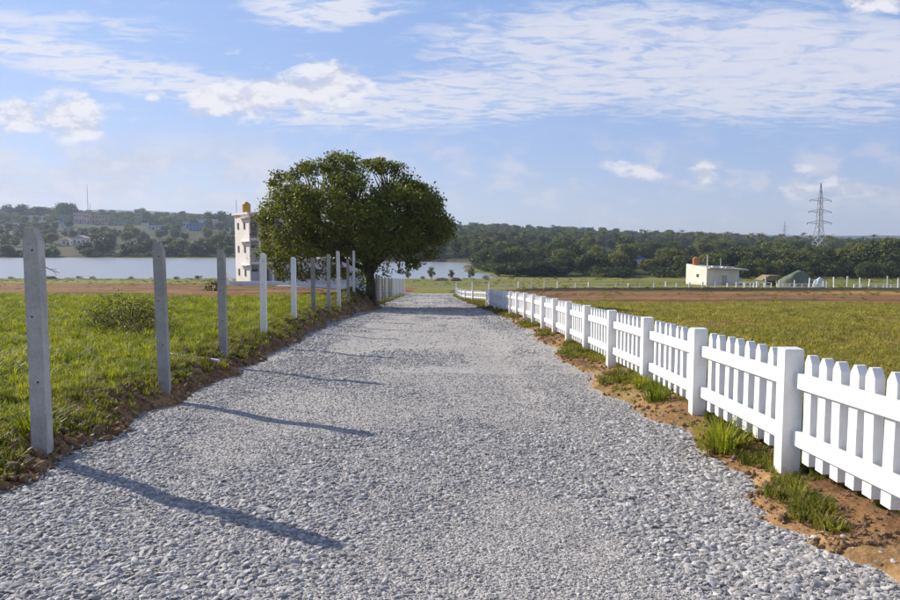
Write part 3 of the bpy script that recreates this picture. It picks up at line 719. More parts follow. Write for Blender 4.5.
# px, top py, y distance, material, lean, label
LP = [(32, 227, 6.14, concn, .004, 'nearest grey concrete post, standing in the earth at the road edge'),
      (160, 241, 9.25, concm, -.01, 'second concrete post from the camera, darker with a sloping top'),
      (221, 249, 12.75, concm, .0, 'third concrete post from the camera, stained grey, beside the gravel'),
      (262, 253, 16.5, whitem, .015, 'white painted post leaning slightly, fourth from the camera'),
      (293, 257, 20.8, whitem, .005, 'shorter white painted post in front of the tree, fifth from the camera'),
      (312.7, 257.7, 24.1, concd, .0, 'dark concrete post, first one past the two white posts'),
      (328, 254, 27.0, concm, .01, 'grey post in front of the tree, second past the two white posts'),
      (338.5, 251, 29.5, concl, -.012, 'tall pale post in the brown heap before the tree'),
      (347.7, 259.5, 33.0, concd, .0, 'short dark post standing in the heap closest to the tree'),
      (353.5, 250.5, 36.5, concl, .006, 'thin tall pale post just left of the tree trunk')]
for i, (px, py, yy, mt, lean, lab) in enumerate(LP):
    p = at(px, py, yy); zb = gz(p.x, yy); H = p.z - zb
    wx, wy = (.135, .115) if i < 8 else (.12, .10)
    root = tag(empty('concrete_post', (p.x, yy, zb), (i * 37 % 7 - 3) * .02 + (.12 if i < 2 else 0)), lab, 'post', 'separate posts along the left road edge')
    root.rotation_euler[1] = lean
    pst = link('shaft', post_mesh('shaft', mt, H, wx, wy, .12 if i in (0, 1, 2) else .05, i), root)
    h = MB(); nh = 3 if i < 6 else 2
    for q in range(nh):
        zz_ = H * (.9 - .29 * q); h.bar((.012 * (-1) ** q, -wy / 2 * .97 - .002, zz_), (.012 * (-1) ** q, -wy / 2 * .97 + .02, zz_), .009, 8)
    h.build('wire_hole', holem, root)
ORD_ = 'first second third fourth fifth sixth seventh eighth ninth tenth eleventh twelfth thirteenth fourteenth fifteenth sixteenth'.split()
ysb = np.linspace(47, 86, 16)
pxs = np.interp(ysb, [47, 54, 62, 70, 78, 86], [376.5, 381.5, 388.5, 394.5, 399.5, 404.5])
smallp = [post_mesh('post', m_, 1.85, .14, .12, .05, 50 + i) for i, m_ in enumerate((concd, concm, concl, whitem))]
for i, (px, yy) in enumerate(zip(pxs, ysb)):
    xw = (px - 450) / 730 * yy
    o = link('concrete_post', smallp[(i * 7 % 3) if i < 9 else 2 + i % 2], None, (xw, yy, gz(xw, yy)), (random.uniform(-.03, .03), random.uniform(-.02, .02), random.uniform(-.1, .1)))
    tag(o, '%s far post from the tree trunk in the close row beyond it' % ORD_[i], 'post', 'far posts beyond the tree')
# a fallen post in the grass
a = at(166, 354, 12.2); b = at(219, 361, 11.6); L = (b - a).length
m = MB(); m.box((0, 0, 0), (L, .05, .045)); o = m.build('fallen_rail', concl, None, bevel=.004)
mid = (a + b) / 2; o.location = (mid.x, mid.y, mid.z); o.rotation_euler = (0, math.asin((a.z - b.z) / L), math.atan2(b.y - a.y, b.x - a.x))
tag(o, 'thin pale rail lying low in the grass between the second and third posts', 'rail')

# ------------------------------------------------------------------ trees
def leaf_cloud(clumps, per, size, seed, flat=.75, up=.45, aspect=.55):
    """many leaf sized diamonds spread through each clump's volume, mostly towards its skin"""
    r = np.random.default_rng(seed); V_ = []; n_tot = 0
    for (cx, cy, cz, rx, ry_, rz) in clumps:
        n = max(4, int(per * (rx * ry_ * rz) ** (2 / 3)))
        d = r.normal(size=(n, 3)); d /= np.linalg.norm(d, axis=1)[:, None]
        rad = r.random(n) ** .45 * (1 + .28 * (r.random(n) ** 6))
        lump = 1 + .25 * np.sin(d[:, 0] * 5 + cx * 3) * np.sin(d[:, 1] * 5 + cy) * np.sin(d[:, 2] * 4 + 1)
        p = np.stack([cx + d[:, 0] * rx * rad * lump, cy + d[:, 1] * ry_ * rad * lump, cz + d[:, 2] * rz * rad * lump], -1)
        nrm = d * .5 + r.normal(size=(n, 3)) * .6; nrm[:, 2] += up; nrm /= np.linalg.norm(nrm, axis=1)[:, None]
        a_ = np.cross(nrm, r.normal(size=(n, 3))); a_ /= np.linalg.norm(a_, axis=1)[:, None]; b_ = np.cross(nrm, a_)
        s = size * r.uniform(.6, 1.4, n)[:, None]
        q = np.stack([p - a_ * s, p - b_ * s * aspect + nrm * s * .12, p + a_ * s, p + b_ * s * aspect + nrm * s * .12], 1)
        V_.append(q.reshape(-1, 3)); n_tot += n
    return np.concatenate(V_), n_tot


def quads_mesh(name, V_, n, mat):
    me = bpy.data.meshes.new(name); me.vertices.add(len(V_)); me.vertices.foreach_set('co', V_.ravel())
    me.loops.add(4 * n); me.loops.foreach_set('vertex_index', np.arange(4 * n, dtype=np.int32))
    me.polygons.add(n); me.polygons.foreach_set('loop_start', np.arange(0, 4 * n, 4, dtype=np.int32)); me.polygons.foreach_set('loop_total', np.full(n, 4, np.int32))
    me.update(calc_edges=True); me.materials.append(mat); return me


# --- the big tree by the road
TX, TY = -4.5, 41.0; TZ = gz(TX, TY) - .15
broot = tag(empty('spreading_tree', (TX, TY, TZ)), 'large dark green spreading tree with wide dome crown at left road edge', 'tree')
bigleaf = mat_leaf("broad_leaves", [(.045, .066, .012), (.135, .155, .024), (.28, .28, .045)], .42, .7)
r = random.Random(11); clumps = []
PXM = TY / 730.0
def crown_top(u):      # outline measured from trunk line, metres from crown centre
    return np.interp(u, [-5.6, -5.0, -4.0, -2.6, -1.2, 0.2, 1.6, 3.0, 4.2, 5.1, 5.7], [5.4, 7.0, 7.8, 8.3, 8.5, 8.55, 8.45, 8.1, 7.3, 6.2, 5.2])
def crown_bot(u):
    return np.interp(u, [-5.6, -4.6, -3.0, -1.2, 0.4, 1.4, 2.6, 3.8, 5.1, 5.7], [2.9, 2.05, 1.85, 1.85, 2.0, 2.2, 2.2, 2.7, 3.5, 4.4])
tries = 0
while len(clumps) < 240 and tries < 6000:
    tries += 1
    u = r.uniform(-5.45, 5.5); v = r.uniform(-4.6, 4.6)
    if (u / 5.6) ** 2 + (v / 4.7) ** 2 > 1: continue
    f = math.sqrt(max(0, 1 - (v / 4.9) ** 2)); t_, b_ = float(crown_top(u)), float(crown_bot(u))
    mid_ = (t_ + b_) / 2; half = (t_ - b_) / 2 * f
    rr_ = r.uniform(.45, .9)
    zz_ = r.uniform(mid_ - half + rr_ * .6, mid_ + half - rr_ * .6) if half > rr_ * .6 else mid_
    e = (abs(zz_ - mid_) / max(half, .1)) ** 2 + (u / 5.6) ** 2 + (v / 4.7) ** 2
    if e < .3 and r.random() < .6: continue
    clumps.append((u - 1.1, v, zz_, rr_ * 1.15, rr_ * 1.1, rr_ * .78))
# sprays poking out of the outline
for i in range(210):
    u = r.uniform(-4.9, 4.8); t_, b_ = float(crown_top(u)), float(crown_bot(u))
    if i % 5 == 0 : zz_ = b_ + r.uniform(-.3, .25)
    elif i % 5 == 1:
        u = math.copysign(r.uniform(4.6, 5.3), u); t_, b_ = float(crown_top(u)), float(crown_bot(u)); zz_ = r.uniform(b_ + .5, t_ - .6)
    else:
        zz_ = t_ - r.uniform(-.42, .3)
        if u > 2.8: zz_ -= .7
    v = r.uniform(-2.6, 2.6) * (1 - abs(u) / 6.4)
    s_ = r.uniform(.16, .42); clumps.append((u - 1.1, v, zz_, s_ * 1.5, s_, s_ * .8))
clumps = [(c_[0] * .95 + .22, c_[1] * .95, c_[2] * .91, c_[3], c_[4], c_[5]) for c_ in clumps]
Vv, nn = leaf_cloud(clumps, 470, .088, 5)
link('crown', quads_mesh('crown', Vv, nn, bigleaf), broot)
print("big tree leaves", nn)
tr = MB()
def limb(p, q, r0, r1, n=7, segs=4, wob=.18):
    pts_ = [Vector(p)]
    for i in range(1, segs + 1):
        t_ = i / segs; pt = Vector(p).lerp(Vector(q), t_) + Vector((r.uniform(-wob, wob), r.uniform(-wob, wob), .25 * math.sin(t_ * 3.1))) * (0 if i == segs else 1); pts_.append(pt)
    for i in range(segs): tr.bar(pts_[i], pts_[i + 1] + (pts_[i + 1] - pts_[i]) * .06, r0 + (r1 - r0) * i / segs, n, r0 + (r1 - r0) * (i + 1) / segs)
    return pts_
tr.bar((0, 0, -.3), (.03, 0, .35), .42, 10, .30); tr.bar((.03, 0, .3), (.05, 0, 1.15), .30, 10, .26); tr.bar((.05, 0, 1.1), (-.05, 0, 2.0), .26, 10, .24)
tr.build('trunk', barkm, broot, smooth=True)
mains = [(-2.6, -.6, 4.6), (-1.3, 1.4, 5.3), (-.5, -1.4, 5.6), (1.0, .6, 5.6), (2.2, -.9, 5.0), (.2, 1.8, 5.0), (-3.6, .8, 3.4), (2.9, .7, 4.2)]
ends = []
for q in mains:
    tr = MB(); pp = limb((r.uniform(-.1, .1), r.uniform(-.1, .1), r.uniform(1.5, 2.0)), q, .17, .08, 7, 5); ends += pp[2:]
    tr.build('limb', barkm, broot, smooth=True)
tr = MB()
for cidx, cl in enumerate(clumps):
    if cidx % 2: continue
    c_ = Vector(cl[:3]); e = min(ends, key=lambda k_: (k_ - c_).length); limb(e, c_ + Vector((0, 0, -.1)), .045, .014, 4, 3, .12)
tw = tr.build('twigs', barkm, broot); tw['kind'] = 'stuff'

# --- tree kinds for the middle and far distance
def trunk_parts(m, h, r0, k, lean=0.0, rr=None):
    m.bar((0, 0, -.6), (lean, 0, h), r0, 6, r0 * .6)
    for i in range(k):
        a_ = 6.283 * i / k + rr.random(); m.bar((lean * .8, 0, h * .75), (math.cos(a_) * h * .5, math.sin(a_) * h * .5, h * 1.35), r0 * .5, 4, r0 * .2)


def make_kind(name, seed, W, H, nclump, per, leaf, mat, trunk_h, tall=1.0):
    rr = random.Random(seed); cl = []
    for i in range(nclump):
        while True:
            u, v, q = rr.uniform(-1, 1), rr.uniform(-1, 1), rr.uniform(-1, 1)
            if u * u + v * v + q * q < 1 and u * u + v * v + q * q > .12: break
        s_ = rr.uniform(.22, .38)
        cz = trunk_h + (H - trunk_h) * (.5 + q * .42)
        k_ = (1 - .12 * max(0, -q))
        cl.append((u * W * .40 * k_, v * W * .40 * k_, cz, W * s_ * .62, W * s_ * .62, (H - trunk_h) * s_ * .5))
    V1, n1_ = leaf_cloud(cl, per, leaf, seed, aspect=.7)
    cm = quads_mesh(name + '_crown', V1, n1_, mat)
    m_ = MB(); trunk_parts(m_, trunk_h * 1.25, W * .035, 3, 0, rr); tm = m_.mesh(name + '_trunk', barkm)
    return cm, tm


def joined(name, cm, tm):
    bm = bmesh.new(); bm.from_mesh(tm)
    for f in bm.faces: f.material_index = 1
    bm.from_mesh(cm); me = bpy.data.meshes.new(name); bm.to_mesh(me); bm.free()
    me.materials.append(cm.materials[0]); me.materials.append(barkm)
    return me


darkl = mat_leaf("dark_foliage", [(.030, .050, .015), (.075, .105, .025)], .28, .22)
midl = mat_leaf("mid_foliage", [(.06, .085, .018), (.16, .175, .035)], .34, .22)
olive = mat_leaf("olive_foliage", [(.065, .08, .02), (.15, .16, .04)], .28, .3)
kinds = [make_kind('tree_a', 1, 8.5, 8.5, 34, 34, .32, darkl, .5), make_kind('tree_b', 2, 7.5, 9.5, 34, 34, .32, midl, .8), make_kind('tree_c', 3, 10.5, 8.0, 40, 32, .34, darkl, .3),
         make_kind('tree_d', 4, 6.0, 7.0, 26, 40, .27, olive, .5), make_kind('tree_e', 5, 9.0, 10.5, 40, 32, .34, midl, .9)]
bushes = [make_kind('bush_a', 8, 4.5, 2.6, 16, 60, .17, darkl, .1), make_kind('bush_b', 9, 3.6, 2.2, 14, 60, .17, olive, .1)]


def palm_mesh(name, seed, H):
    rr = random.Random(seed); m_ = MB(); m_.m = 1; lx_ = rr.uniform(-.8, .8)
    m_.bar((0, 0, -.6), (lx_ * .4, 0, H * .5), .19, 5, .15); m_.bar((lx_ * .4, 0, H * .5), (lx_, 0, H), .15, 5, .12); m_.m = 0
    for i in range(17):
        a_ = 6.283 * i / 17 + rr.uniform(-.2, .2); el = rr.uniform(-.3, 1.1); L_ = rr.uniform(2.6, 3.4); p = Vector((lx_, 0, H)); d = Vector((math.cos(a_) * math.cos(el), math.sin(a_) * math.cos(el), math.sin(el)))
        side = Vector((-math.sin(a_), math.cos(a_), 0))
        for k_ in range(5):
            q = p + d * (L_ / 5); w0 = .38 * (1 - k_ / 5.5); w1 = .38 * (1 - (k_ + 1) / 5.5)
            for sg in (-1, 1):
                m_.add([p, q, q + side * sg * w1 - Vector((0, 0, .28 * w1 / .38)), p + side * sg * w0 - Vector((0, 0, .28 * w0 / .38))], [(0, 1, 2, 3)])
            p = q; d = (d + Vector((0, 0, -.33))).normalized()
    return m_.mesh(name, midl, barkm)


palms = [palm_mesh('palm_tree', i, 8.5 + i) for i in range(3)]
jk = [joined('tree_%d' % i, *k_) for i, k_ in enumerate(kinds)]
jb = [joined('bush_%d' % i, *k_) for i, k_ in enumerate(bushes)]


ORD = 'first second third fourth fifth sixth seventh eighth ninth tenth eleventh twelfth thirteenth fourteenth fifteenth sixteenth'.split()
def place_tree(px, top, y, kind, label, group=None, name='broadleaf_tree', parts=True, widen=1.0, base=None, cat='tree'):
    """tree whose top reaches photo height top when standing at distance y"""
    xw = (px - 450) / 730 * y; zb = gz(xw, y)
    Ht = max(1.0, at(px, top, y).z - zb)
    cm, tm = (kinds + bushes)[kind]
    h0 = (8.5, 9.5, 8.0, 7.0, 10.5, 2.6, 2.2)[kind]; s_ = Ht / h0; rz = random.uniform(0, 6.28)
    root = tag(empty(name, (xw, y, zb - .1), rz), label, cat, group); root.scale = (s_ * widen, s_ * widen, s_)
    link('trunk', tm, root); link('crown', cm, root)
    return root


# prominent single trees, measured one by one
big = [
 (103, 236, 470, 0, 1.5, 'big dark bushy tree on the far river bank left of the posts'), (88, 240, 474, 2, 1.2, 'dark tree leaning against the biggest one on the far left bank'), (140, 239, 478, 2, 1.6, 'low wide dark tree on the far bank behind the second post'),
 (128, 243, 470, 0, 1.1, 'round dark tree between the two wide trees on far bank'),
 (178, 247, 466, 2, 1.5, 'dark spreading bush-like tree on far bank in front of the green field'), (208, 238, 500, 1, .9, 'slender tree left of the pair by the white house'), (218, 232, 505, 4, 1.0, 'tallest slender tree on the far bank left of the white house'), (229, 235, 500, 1, 1.0, 'slender tree touching the left side of the white house'),
 (67, 201.5, 980, 4, 1.6, 'large rounded tree on the skyline left of the mast'), (17, 203, 980, 0, 1.9, 'wide rounded skyline tree at the far left'), (44, 205, 990, 2, 1.5, 'rounded skyline tree between the two largest ones'),
 (216, 210, 860, 0, 1.6, 'round dark tree on the ridge left of the white house'), (144, 208, 930, 1, 1.3, 'upright tree beside the tan tower on the ridge'), (131, 221, 840, 0, .9, 'little round tree in front of the tan tower'),
 (669, 246, 240, 4, 1.25, 'big dark tree left of the small flat building'), (595, 251, 235, 2, 1.25, 'wide dark tree beside the bright green slope'), (618, 253, 238, 1, 1.1, 'loose tree right of the wide dark one by the slope'), (566, 256, 232, 0, 1.1, 'round dark tree left of the bright green slope'),
 (645, 258, 245, 3, 1.3, 'small olive tree in front of the blue roofed shed'), (690, 252, 250, 0, 1.1, 'tree directly behind the orange tank'),
]
for px, top, y, kd, wd, lab in big: place_tree(px, top, y, kd, lab, None, widen=wd)
# dense row behind the right field
rowx = [(708, 252), (724, 249), (741, 250), (757, 248), (772, 251), (786, 247), (801, 250), (816, 254), (829, 249), (843, 246), (858, 243), (872, 241), (886, 238), (899, 237), (912, 236), (930, 238)]
for i, (px, top) in enumerate(rowx):
    place_tree(px, top + random.uniform(-1, 1), 222 + (i * 13 % 17), (1, 4, 3, 1)[i % 4], ORD[i] + ' tree from the left in the dense row behind the right field', 'trees in the row behind the right field', widen=1.25)
for i in range(26):
    px = 700 + i * 8.6 + random.uniform(-3, 3); place_tree(px, 262 + random.uniform(-4, 5), 205 + random.uniform(0, 12), (3, 1, 0)[i % 3], 'short bushy tree at the foot of the dense row on the right', 'short trees at the foot of the right row', widen=1.3)
# bush mass on the near right bank
for i in range(16):
    px = 497 + i * 4.2 + random.uniform(-2, 2); place_tree(px, 259 + abs(px - 530) * .12 + random.uniform(-2, 2), 222 + random.uniform(0, 18), (0, 2)[i % 2], 'dense rounded dark bush-like tree in the thicket at the right end of the river', 'trees of the thicket at the river end', widen=1.35)
# small saplings at the river edge
for px, top, lab in ((408, 268.5, 'thin young tree at river edge right of the far posts'), (431.5, 266, 'tallest thin young tree in front of the river'), (451, 269, 'thin young tree just right of the brown mound'), (471, 266.5, 'leafy young tree at the right of the water')):
    place_tree(px, top, 205, 3, lab, None, name='young_tree', widen=.75)
for px, top, y, kd, lab in ((486, 274.5, 208, 5, 'low dark shrub at the end of the water'), (423, 277.6, 207, 5, 'tiny shrub on the river bank between young trees'), (541, 275, 206, 6, 'pale low shrub before the thicket'), (555, 275, 206, 6, 'second pale low shrub before the thicket'), (512, 277, 206, 6, 'small pale shrub at left of the thicket'),
                            (78, 274.5, 200, 6, 'brownish shrub on the near bank behind the first posts'), (92, 275.5, 200, 5, 'dark shrub beside the brownish one on near bank'), (131, 276, 196, 5, 'low dark shrub on the near bank left of second post'), (176, 275.5, 192, 5, 'round shrub on the near bank right of second post'), (197, 273.5, 192, 6, 'yellowish shrub on the near bank before the river'), (10, 277, 200, 6, 'low shrub at the left end of the near bank')):
    place_tree(px, top, y, kd, lab, None, name='shrub', widen=1.2, cat='shrub')
place_tree(215, 282.5, 52, 5, 'dark low bush at the edge of the brown strip', None, name='shrub', widen=1.1, cat='shrub')

# far woods: every tree placed, the largest in the picture as objects, the rest one mass
def pts_in(n, px0, px1, y0, y1, dens_fun=None):
    out_ = []
    while len(out_) < n:
        y = math.sqrt(random.uniform(y0 ** 2, y1 ** 2)); px = random.uniform(px0, px1)
        x = (px - 450) / 730 * y
        if dens_fun and random.random() > dens_fun(px, y, x): continue
        out_.append((px, y, x))
    return out_
cand = []
def dens_left(px, y, x):
    d = float(fbm(np.array([x / 55.]), np.array([y / 40.]), 3)[0])
    if y < 470: return .9
    if 478 < y < 560: return .10 if d < .5 else .5
    if y < 650: return (.02 if 150 < px < 210 else .2) if d < .55 else .6
    if y > 950: return .95
    return .97 if d > .36 else .5
cand += [(x, y, 'left') for px, y, x in pts_in(1700, -60, 245, 452, 1180, dens_left)]
def dens_mid(px, y, x):
    if y > 700:
        d = float(fbm(np.array([x / 60.]), np.array([y / 35.]), 3)[0]); return .25 if d > .52 else .9
    return 1.0
cand += [(x, y, 'mid') for px, y, x in pts_in(1500, 385, 960, 385, 1150, dens_mid)]
cand += [(x, y, 'mid') for px, y, x in pts_in(170, 490, 960, 262, 385)]
cand += [(x, y, 'mid') for px, y, x in pts_in(120, 380, 500, 372, 470)]
cand += [(x, y, 'mid') for px, y, x in pts_in(220, 245, 400, 440, 1150)]
cand += [(x, y, 'near') for px, y, x in pts_in(130, 556, 960, 226, 262)]
cand += [(x, y, 'bank') for px, y, x in pts_in(120, -70, 245, 447, 464)]
cand += [(x, y, 'bank') for px, y, x in pts_in(34, 380, 474, 376, 392)]
cand += [(x, y, 'bank') for px, y, x in pts_in(60, 590, 960, 216, 224)]
cand += [(x, y, 'mid') for px, y, x in pts_in(60, 466, 505, 290, 400)]
cand += [(x, y, 'bank') for px, y, x in pts_in(30, 478, 500, 240, 300)]
cand = [c_ for c_ in cand if float(river_sdf(np.array([c_[0]]), np.array([c_[1]]))[0]) > 5 and not (55 < 450 + 730 * c_[0] / c_[1] < 88 and 520 < c_[1] < 640)]
HS = [(79, 900, 8), (87, 890, 4), (100, 900, 9), (108, 880, 5), (114, 880, 5), (124, 870, 6), (138, 900, 5), (146, 860, 6), (63, 880, 5), (62, 780, 4), (44, 930, 6), (151, 800, 5), (171, 740, 4), (196, 790, 8), (202, 830, 5),
      (186, 830, 4), (214, 840, 4), (232, 760, 4), (160, 830, 5), (79, 560, 9), (66, 565, 6), (430, 480, 6), (449, 490, 6), (492, 560, 4), (639, 300, 9), (753, 900, 7), (785, 900, 5), (774, 800, 4)]
_r = random.Random(9); TOWN = []
for i in range(60):
    q_ = (_r.uniform(-10, 235), _r.uniform(680, 960), _r.uniform(3.5, 7.5), _r.uniform(4, 8), i)
    if not any(abs(q_[0] - h_[0]) < h_[2] + 4 for h_ in HS if h_[0] < 240): TOWN.append(q_); HS.append((q_[0], q_[1], q_[2] / 2 + .8))
cand = [c_ for c_ in cand if not any(abs(450 + 730 * c_[0] / c_[1] - hx_) < hw_ and hy_ - 170 < c_[1] < hy_ + 12 for hx_, hy_, hw_ in HS)]
cand.sort(key=lambda c_: c_[1])
ax = np.array([c_[0] for c_ in cand]); ay_ = np.array([c_[1] for c_ in cand]); az = terrain_z(ax, ay_)
restP, restR, restS, restI = [], [], [], []
allk = jk + palms + jb
nbroad = npalm = 0
for i, (x, y, zone) in enumerate(cand):
    px = 450 + 730 * x / y
    is_palm = zone == 'mid' and 380 < y < 720 and random.random() < (.25 if 450 < px < 780 else .12)
    kd = 5 + random.randrange(3) if is_palm else (8 + random.randrange(2) if zone == 'bank' else random.choice((0, 0, 1, 2, 3, 4, 4)))
    s_ = random.uniform(.75, 1.25) if is_palm else random.uniform(.6, 1.05)
    if zone == 'near': s_ *= .72
    if zone == 'bank': s_ *= 1.5
    rz = random.uniform(0, 6.28); z = az[i] - .2
    if (is_palm and npalm < 100) or (not is_palm and nbroad < 200):
        if is_palm: npalm += 1
        else: nbroad += 1
        o = link('palm_tree' if is_palm else 'broadleaf_tree', allk[kd], None, (x, y, z), (0, 0, rz), (s_ * 1.15, s_ * 1.15, s_))
        if is_palm:
            if px < 600: tag(o, 'coconut palm rising from the far woods beyond the river end', 'palm tree', 'palms beyond the river end')
            elif px < 700: tag(o, 'coconut palm in the far woods above the blue roofed shed', 'palm tree', 'palms above the blue roofed shed')
            else: tag(o, 'coconut palm in the far woods between flat building and pylon', 'palm tree', 'palms between flat building and pylon')
        elif zone == 'bank': o.name = 'shrub'; tag(o, *(('low dark shrub on the far shore left of the white house', 'shrub', 'shrubs of the far left shore') if px < 300 else ('low dark shrub on the far shore right of the big tree', 'shrub', 'shrubs of the far shore beyond the big tree') if y > 340 else
            ('low shrub on the right shore where the water ends', 'shrub', 'shrubs where the water ends') if px < 540 else ('low shrub at the foot of the woods beyond the wire fence', 'shrub', 'shrubs at the foot of the right woods')))
        elif zone == 'left': tag(o, 'dark tree in the band along the far left river bank', 'tree', 'trees along the far left bank')
        elif y < 385: tag(o, *(('mid green tree in the woods right behind the water end thicket', 'tree', 'trees behind the thicket') if px < 600 else ('mid green tree in the woods left of the small flat building', 'tree', 'trees left of the flat building') if px < 687 else
            ('mid green tree in the woods between flat building and pylon', 'tree', 'trees between flat building and pylon') if px < 815 else ('mid green tree in the woods right of the pylon', 'tree', 'trees right of the pylon')))
        else: tag(o, 'dark tree in the woods beyond the centre of the river', 'tree', 'trees beyond the river')
    else:
        restP.append((x, y, z)); restR.append((0, 0, rz)); restS.append((s_ * 1.15, s_ * 1.15, s_)); restI.append(kd)
scatter('woodland', restP, restR, restS, restI, allk, 'distant hazy woodland covering the hills beyond the river', )
print("woods", len(cand), nbroad, npalm)

# ------------------------------------------------------------------ buildings
def paint(name, c, v=.08): return mat_simple(name, c, .8, v, .5, .0, 10, ((c[0] * .55, c[1] * .55, c[2] * .5), .35))
glassm = mat_simple("dark_window", (.05, .055, .06), .25, .1, 1, 0, 10, None, .6)
creamp = paint("cream_wall", (.68, .60, .50)); whitep = paint("white_wall", (.74, .74, .72)); greyp = paint("grey_wall", (.40, .40, .40))
pinkp = paint("pink_wall", (.62, .42, .40)); beigep = paint("beige_wall", (.42, .35, .24)); orangep = paint("orange_wall", (.55, .30, .18)); tealp = paint("teal_wall", (.12, .34, .30))
greenp = paint("green_wall", (.22, .30, .20)); bluep = paint("blue_wall", (.12, .20, .45)); bluew = paint("pale_blue_wall", (.40, .48, .60)); tanp = paint("tan_wall", (.36, .29, .20)); redr = paint("red_roof", (.42, .15, .09)); brownr = paint("brown_roof", (.22, .13, .08))
tankm = mat_simple("yellow_tank", (.55, .33, .05), .5, .1, 2); tanko = mat_simple("orange_tank", (.45, .16, .05), .5, .1, 2)


def house(label, px, top, bot, w_px, y, wall, roof=None, ratio=.8, floors=1, gable=False, rz=0.0, cat='building', name='house'):
    """box house with parapet or gable roof, windows and door; front faces the river"""
    p0 = at(px, bot, y); zb = min(gz(p0.x, y), p0.z + 6); w_ = max(2.5, w_px / 730 * y); H = max(2.4, at(px, top, y).z - zb); d = w_ * ratio
    root = tag(empty(name, (p0.x, y + d / 2, zb), rz), label, cat)
    m_ = MB(); m_.box((0, 0, H / 2 - 1.5), (w_, d, H + 3)); m_.build('wall', wall, root)
    if gable:
        m_ = MB(); e_ = w_ * .56; m_.prism([(-e_, H - .1), (e_, H - .1), (0, H + w_ * .22)], -d * .55, d * .55)
        m_.build('roof', roof or redr, root)
    else:
        m_ = MB(); m_.box((0, 0, H + .12), (w_ + .7, d + .7, .24)); ro = m_.build('roof', roof or wall, root)
    nf = max(1, floors); nw = max(2, min(5, int(w_ / 3.2))); fh = H / nf
    for f in range(nf):
        for i in range(nw):
            xx = -w_ / 2 + w_ * (i + .5) / nw; dr = (f == 0 and i == nw // 2)
            m_ = MB(); hh = fh * (.66 if dr else .36)
            m_.box((xx, -d / 2 - .02, f * fh + (hh / 2 if dr else fh * .55)), (min(1.5, w_ / nw * .5), .12, hh)); m_.build('door' if dr else 'window', glassm, root)
    m_ = MB(); m_.box((w_ / 2 + .02, 0, H * .55), (.12, d * .25, fh * .36)); m_.build('window', glassm, root)
    return root


town = [
 ('pinkish white house on the ridge left of the mast', 79, 213, 221, 11, 900, pinkp, None, 2), ('pink two storey house beside the pinkish white one', 87, 214, 226, 5, 890, pinkp, whitep, 2),
 ('long beige building on the ridge below the mast', 100, 215, 225, 16, 900, beigep, None, 2), ('orange walled house on the ridge', 108, 217, 224, 7, 880, orangep, None, 1), ('green walled building next to the teal one', 114.5, 219, 227, 7, 880, greenp, None, 2),
 ('teal walled building on the ridge', 124, 220, 228, 9, 870, tealp, None, 2), ('tan tower block on the ridge behind the second post', 138, 209.5, 226, 6, 900, tanp, None, 4), ('white building with low roof right of the tan tower', 146, 223, 230, 9, 860, whitep, None, 2),
 ('blue house half hidden by trees on the ridge', 63, 217, 223, 6, 880, bluep, None, 1), ('small white house among dark trees', 62.5, 229, 232.5, 4, 780, whitep, brownr, 1), ('white roofed house with red edge near the skyline', 44, 216, 220, 8, 930, whitep, redr, 1),
 ('cream house above the green field', 151.5, 225.5, 232.5, 7, 800, creamp, None, 1), ('small white house with brown roof above the green field', 171, 229.5, 235.5, 4.5, 740, whitep, brownr, 1), ('broad blue building on the slope', 196, 223, 233, 14, 790, bluep, None, 2),
 ('white block rising behind the blue building', 202, 219.5, 229, 6.5, 830, whitep, None, 3), ('pale blue house left of the blue building', 186, 222, 227, 6, 830, bluew, None, 1), ('small white block under the round ridge tree', 214.5, 219.5, 225, 5, 840, whitep, None, 2), ('white cottage near the slender trees', 232, 228, 233.5, 5, 760, whitep, None, 1),
 ('pale grey house behind the cream one', 160, 225, 230, 8, 830, bluew, None, 1),
 ('low white farm shed by the far river bank', 79, 238, 245, 13, 560, whitep, pinkp, 1), ('orange roofed shed beside the white farm shed', 66, 240.5, 245, 8, 565, creamp, orangep, 1),
 ('pale house among trees across the river', 430, 246.5, 251, 8, 480, bluew, whitep, 1), ('white house with long roof across the river', 449, 246, 251, 9, 490, whitep, bluew, 1), ('little white house deep in the far woods', 492, 242, 246.5, 4, 560, whitep, None, 1),
 ('blue roofed shed behind the olive tree', 639, 259, 267, 16, 300, whitep, bluep, 1), ('red roofed long house on the right ridge', 753, 238, 241.5, 11, 900, whitep, redr, 1), ('small red roofed house left of the pylon', 785, 238.2, 240.6, 7, 900, creamp, redr, 1), ('small white house on the right slope', 774, 241.6, 243.6, 4, 800, whitep, None, 1)]
for lab, px, top, bot, wp_, y, wl, rf, fl in town: house(lab, px, top, bot, wp_, y, wl, rf, .8, fl, gable=(rf is not None and fl == 1))
rr2 = random.Random(5)
for i in range(34):
    px = rr2.choice((rr2.uniform(570, 606), rr2.uniform(630, 700), rr2.uniform(405, 560))); y = rr2.uniform(1080, 1140); x = (px - 450) / 730 * y; zb = gz(x, y)
    top = 238 - (zb + 5.5 + rr2.uniform(0, 3) - CAMZ) / y * 730
    rt_ = house('tiny pale house strung along the wooded skyline', px, top, top + 4, rr2.uniform(2, 4.5), y, rr2.choice((whitep, whitep, creamp, bluew)), None, .8, 2); rt_['group'] = 'tiny houses along the skyline'

for px, y, w_, H_, k_ in TOWN:
    x = (px - 450) / 730 * y; zb = gz(x, y); top = 238 - (zb + H_ - CAMZ) / y * 730
    rt_ = house('small plain town house partly hidden by trees on the left hillside', px, top, top + 4, w_, y, (whitep, creamp, bluew, whitep, tanp, pinkp)[k_ % 6], None, .8, 1 + k_ % 2); rt_['group'] = 'small houses on the left hillside'

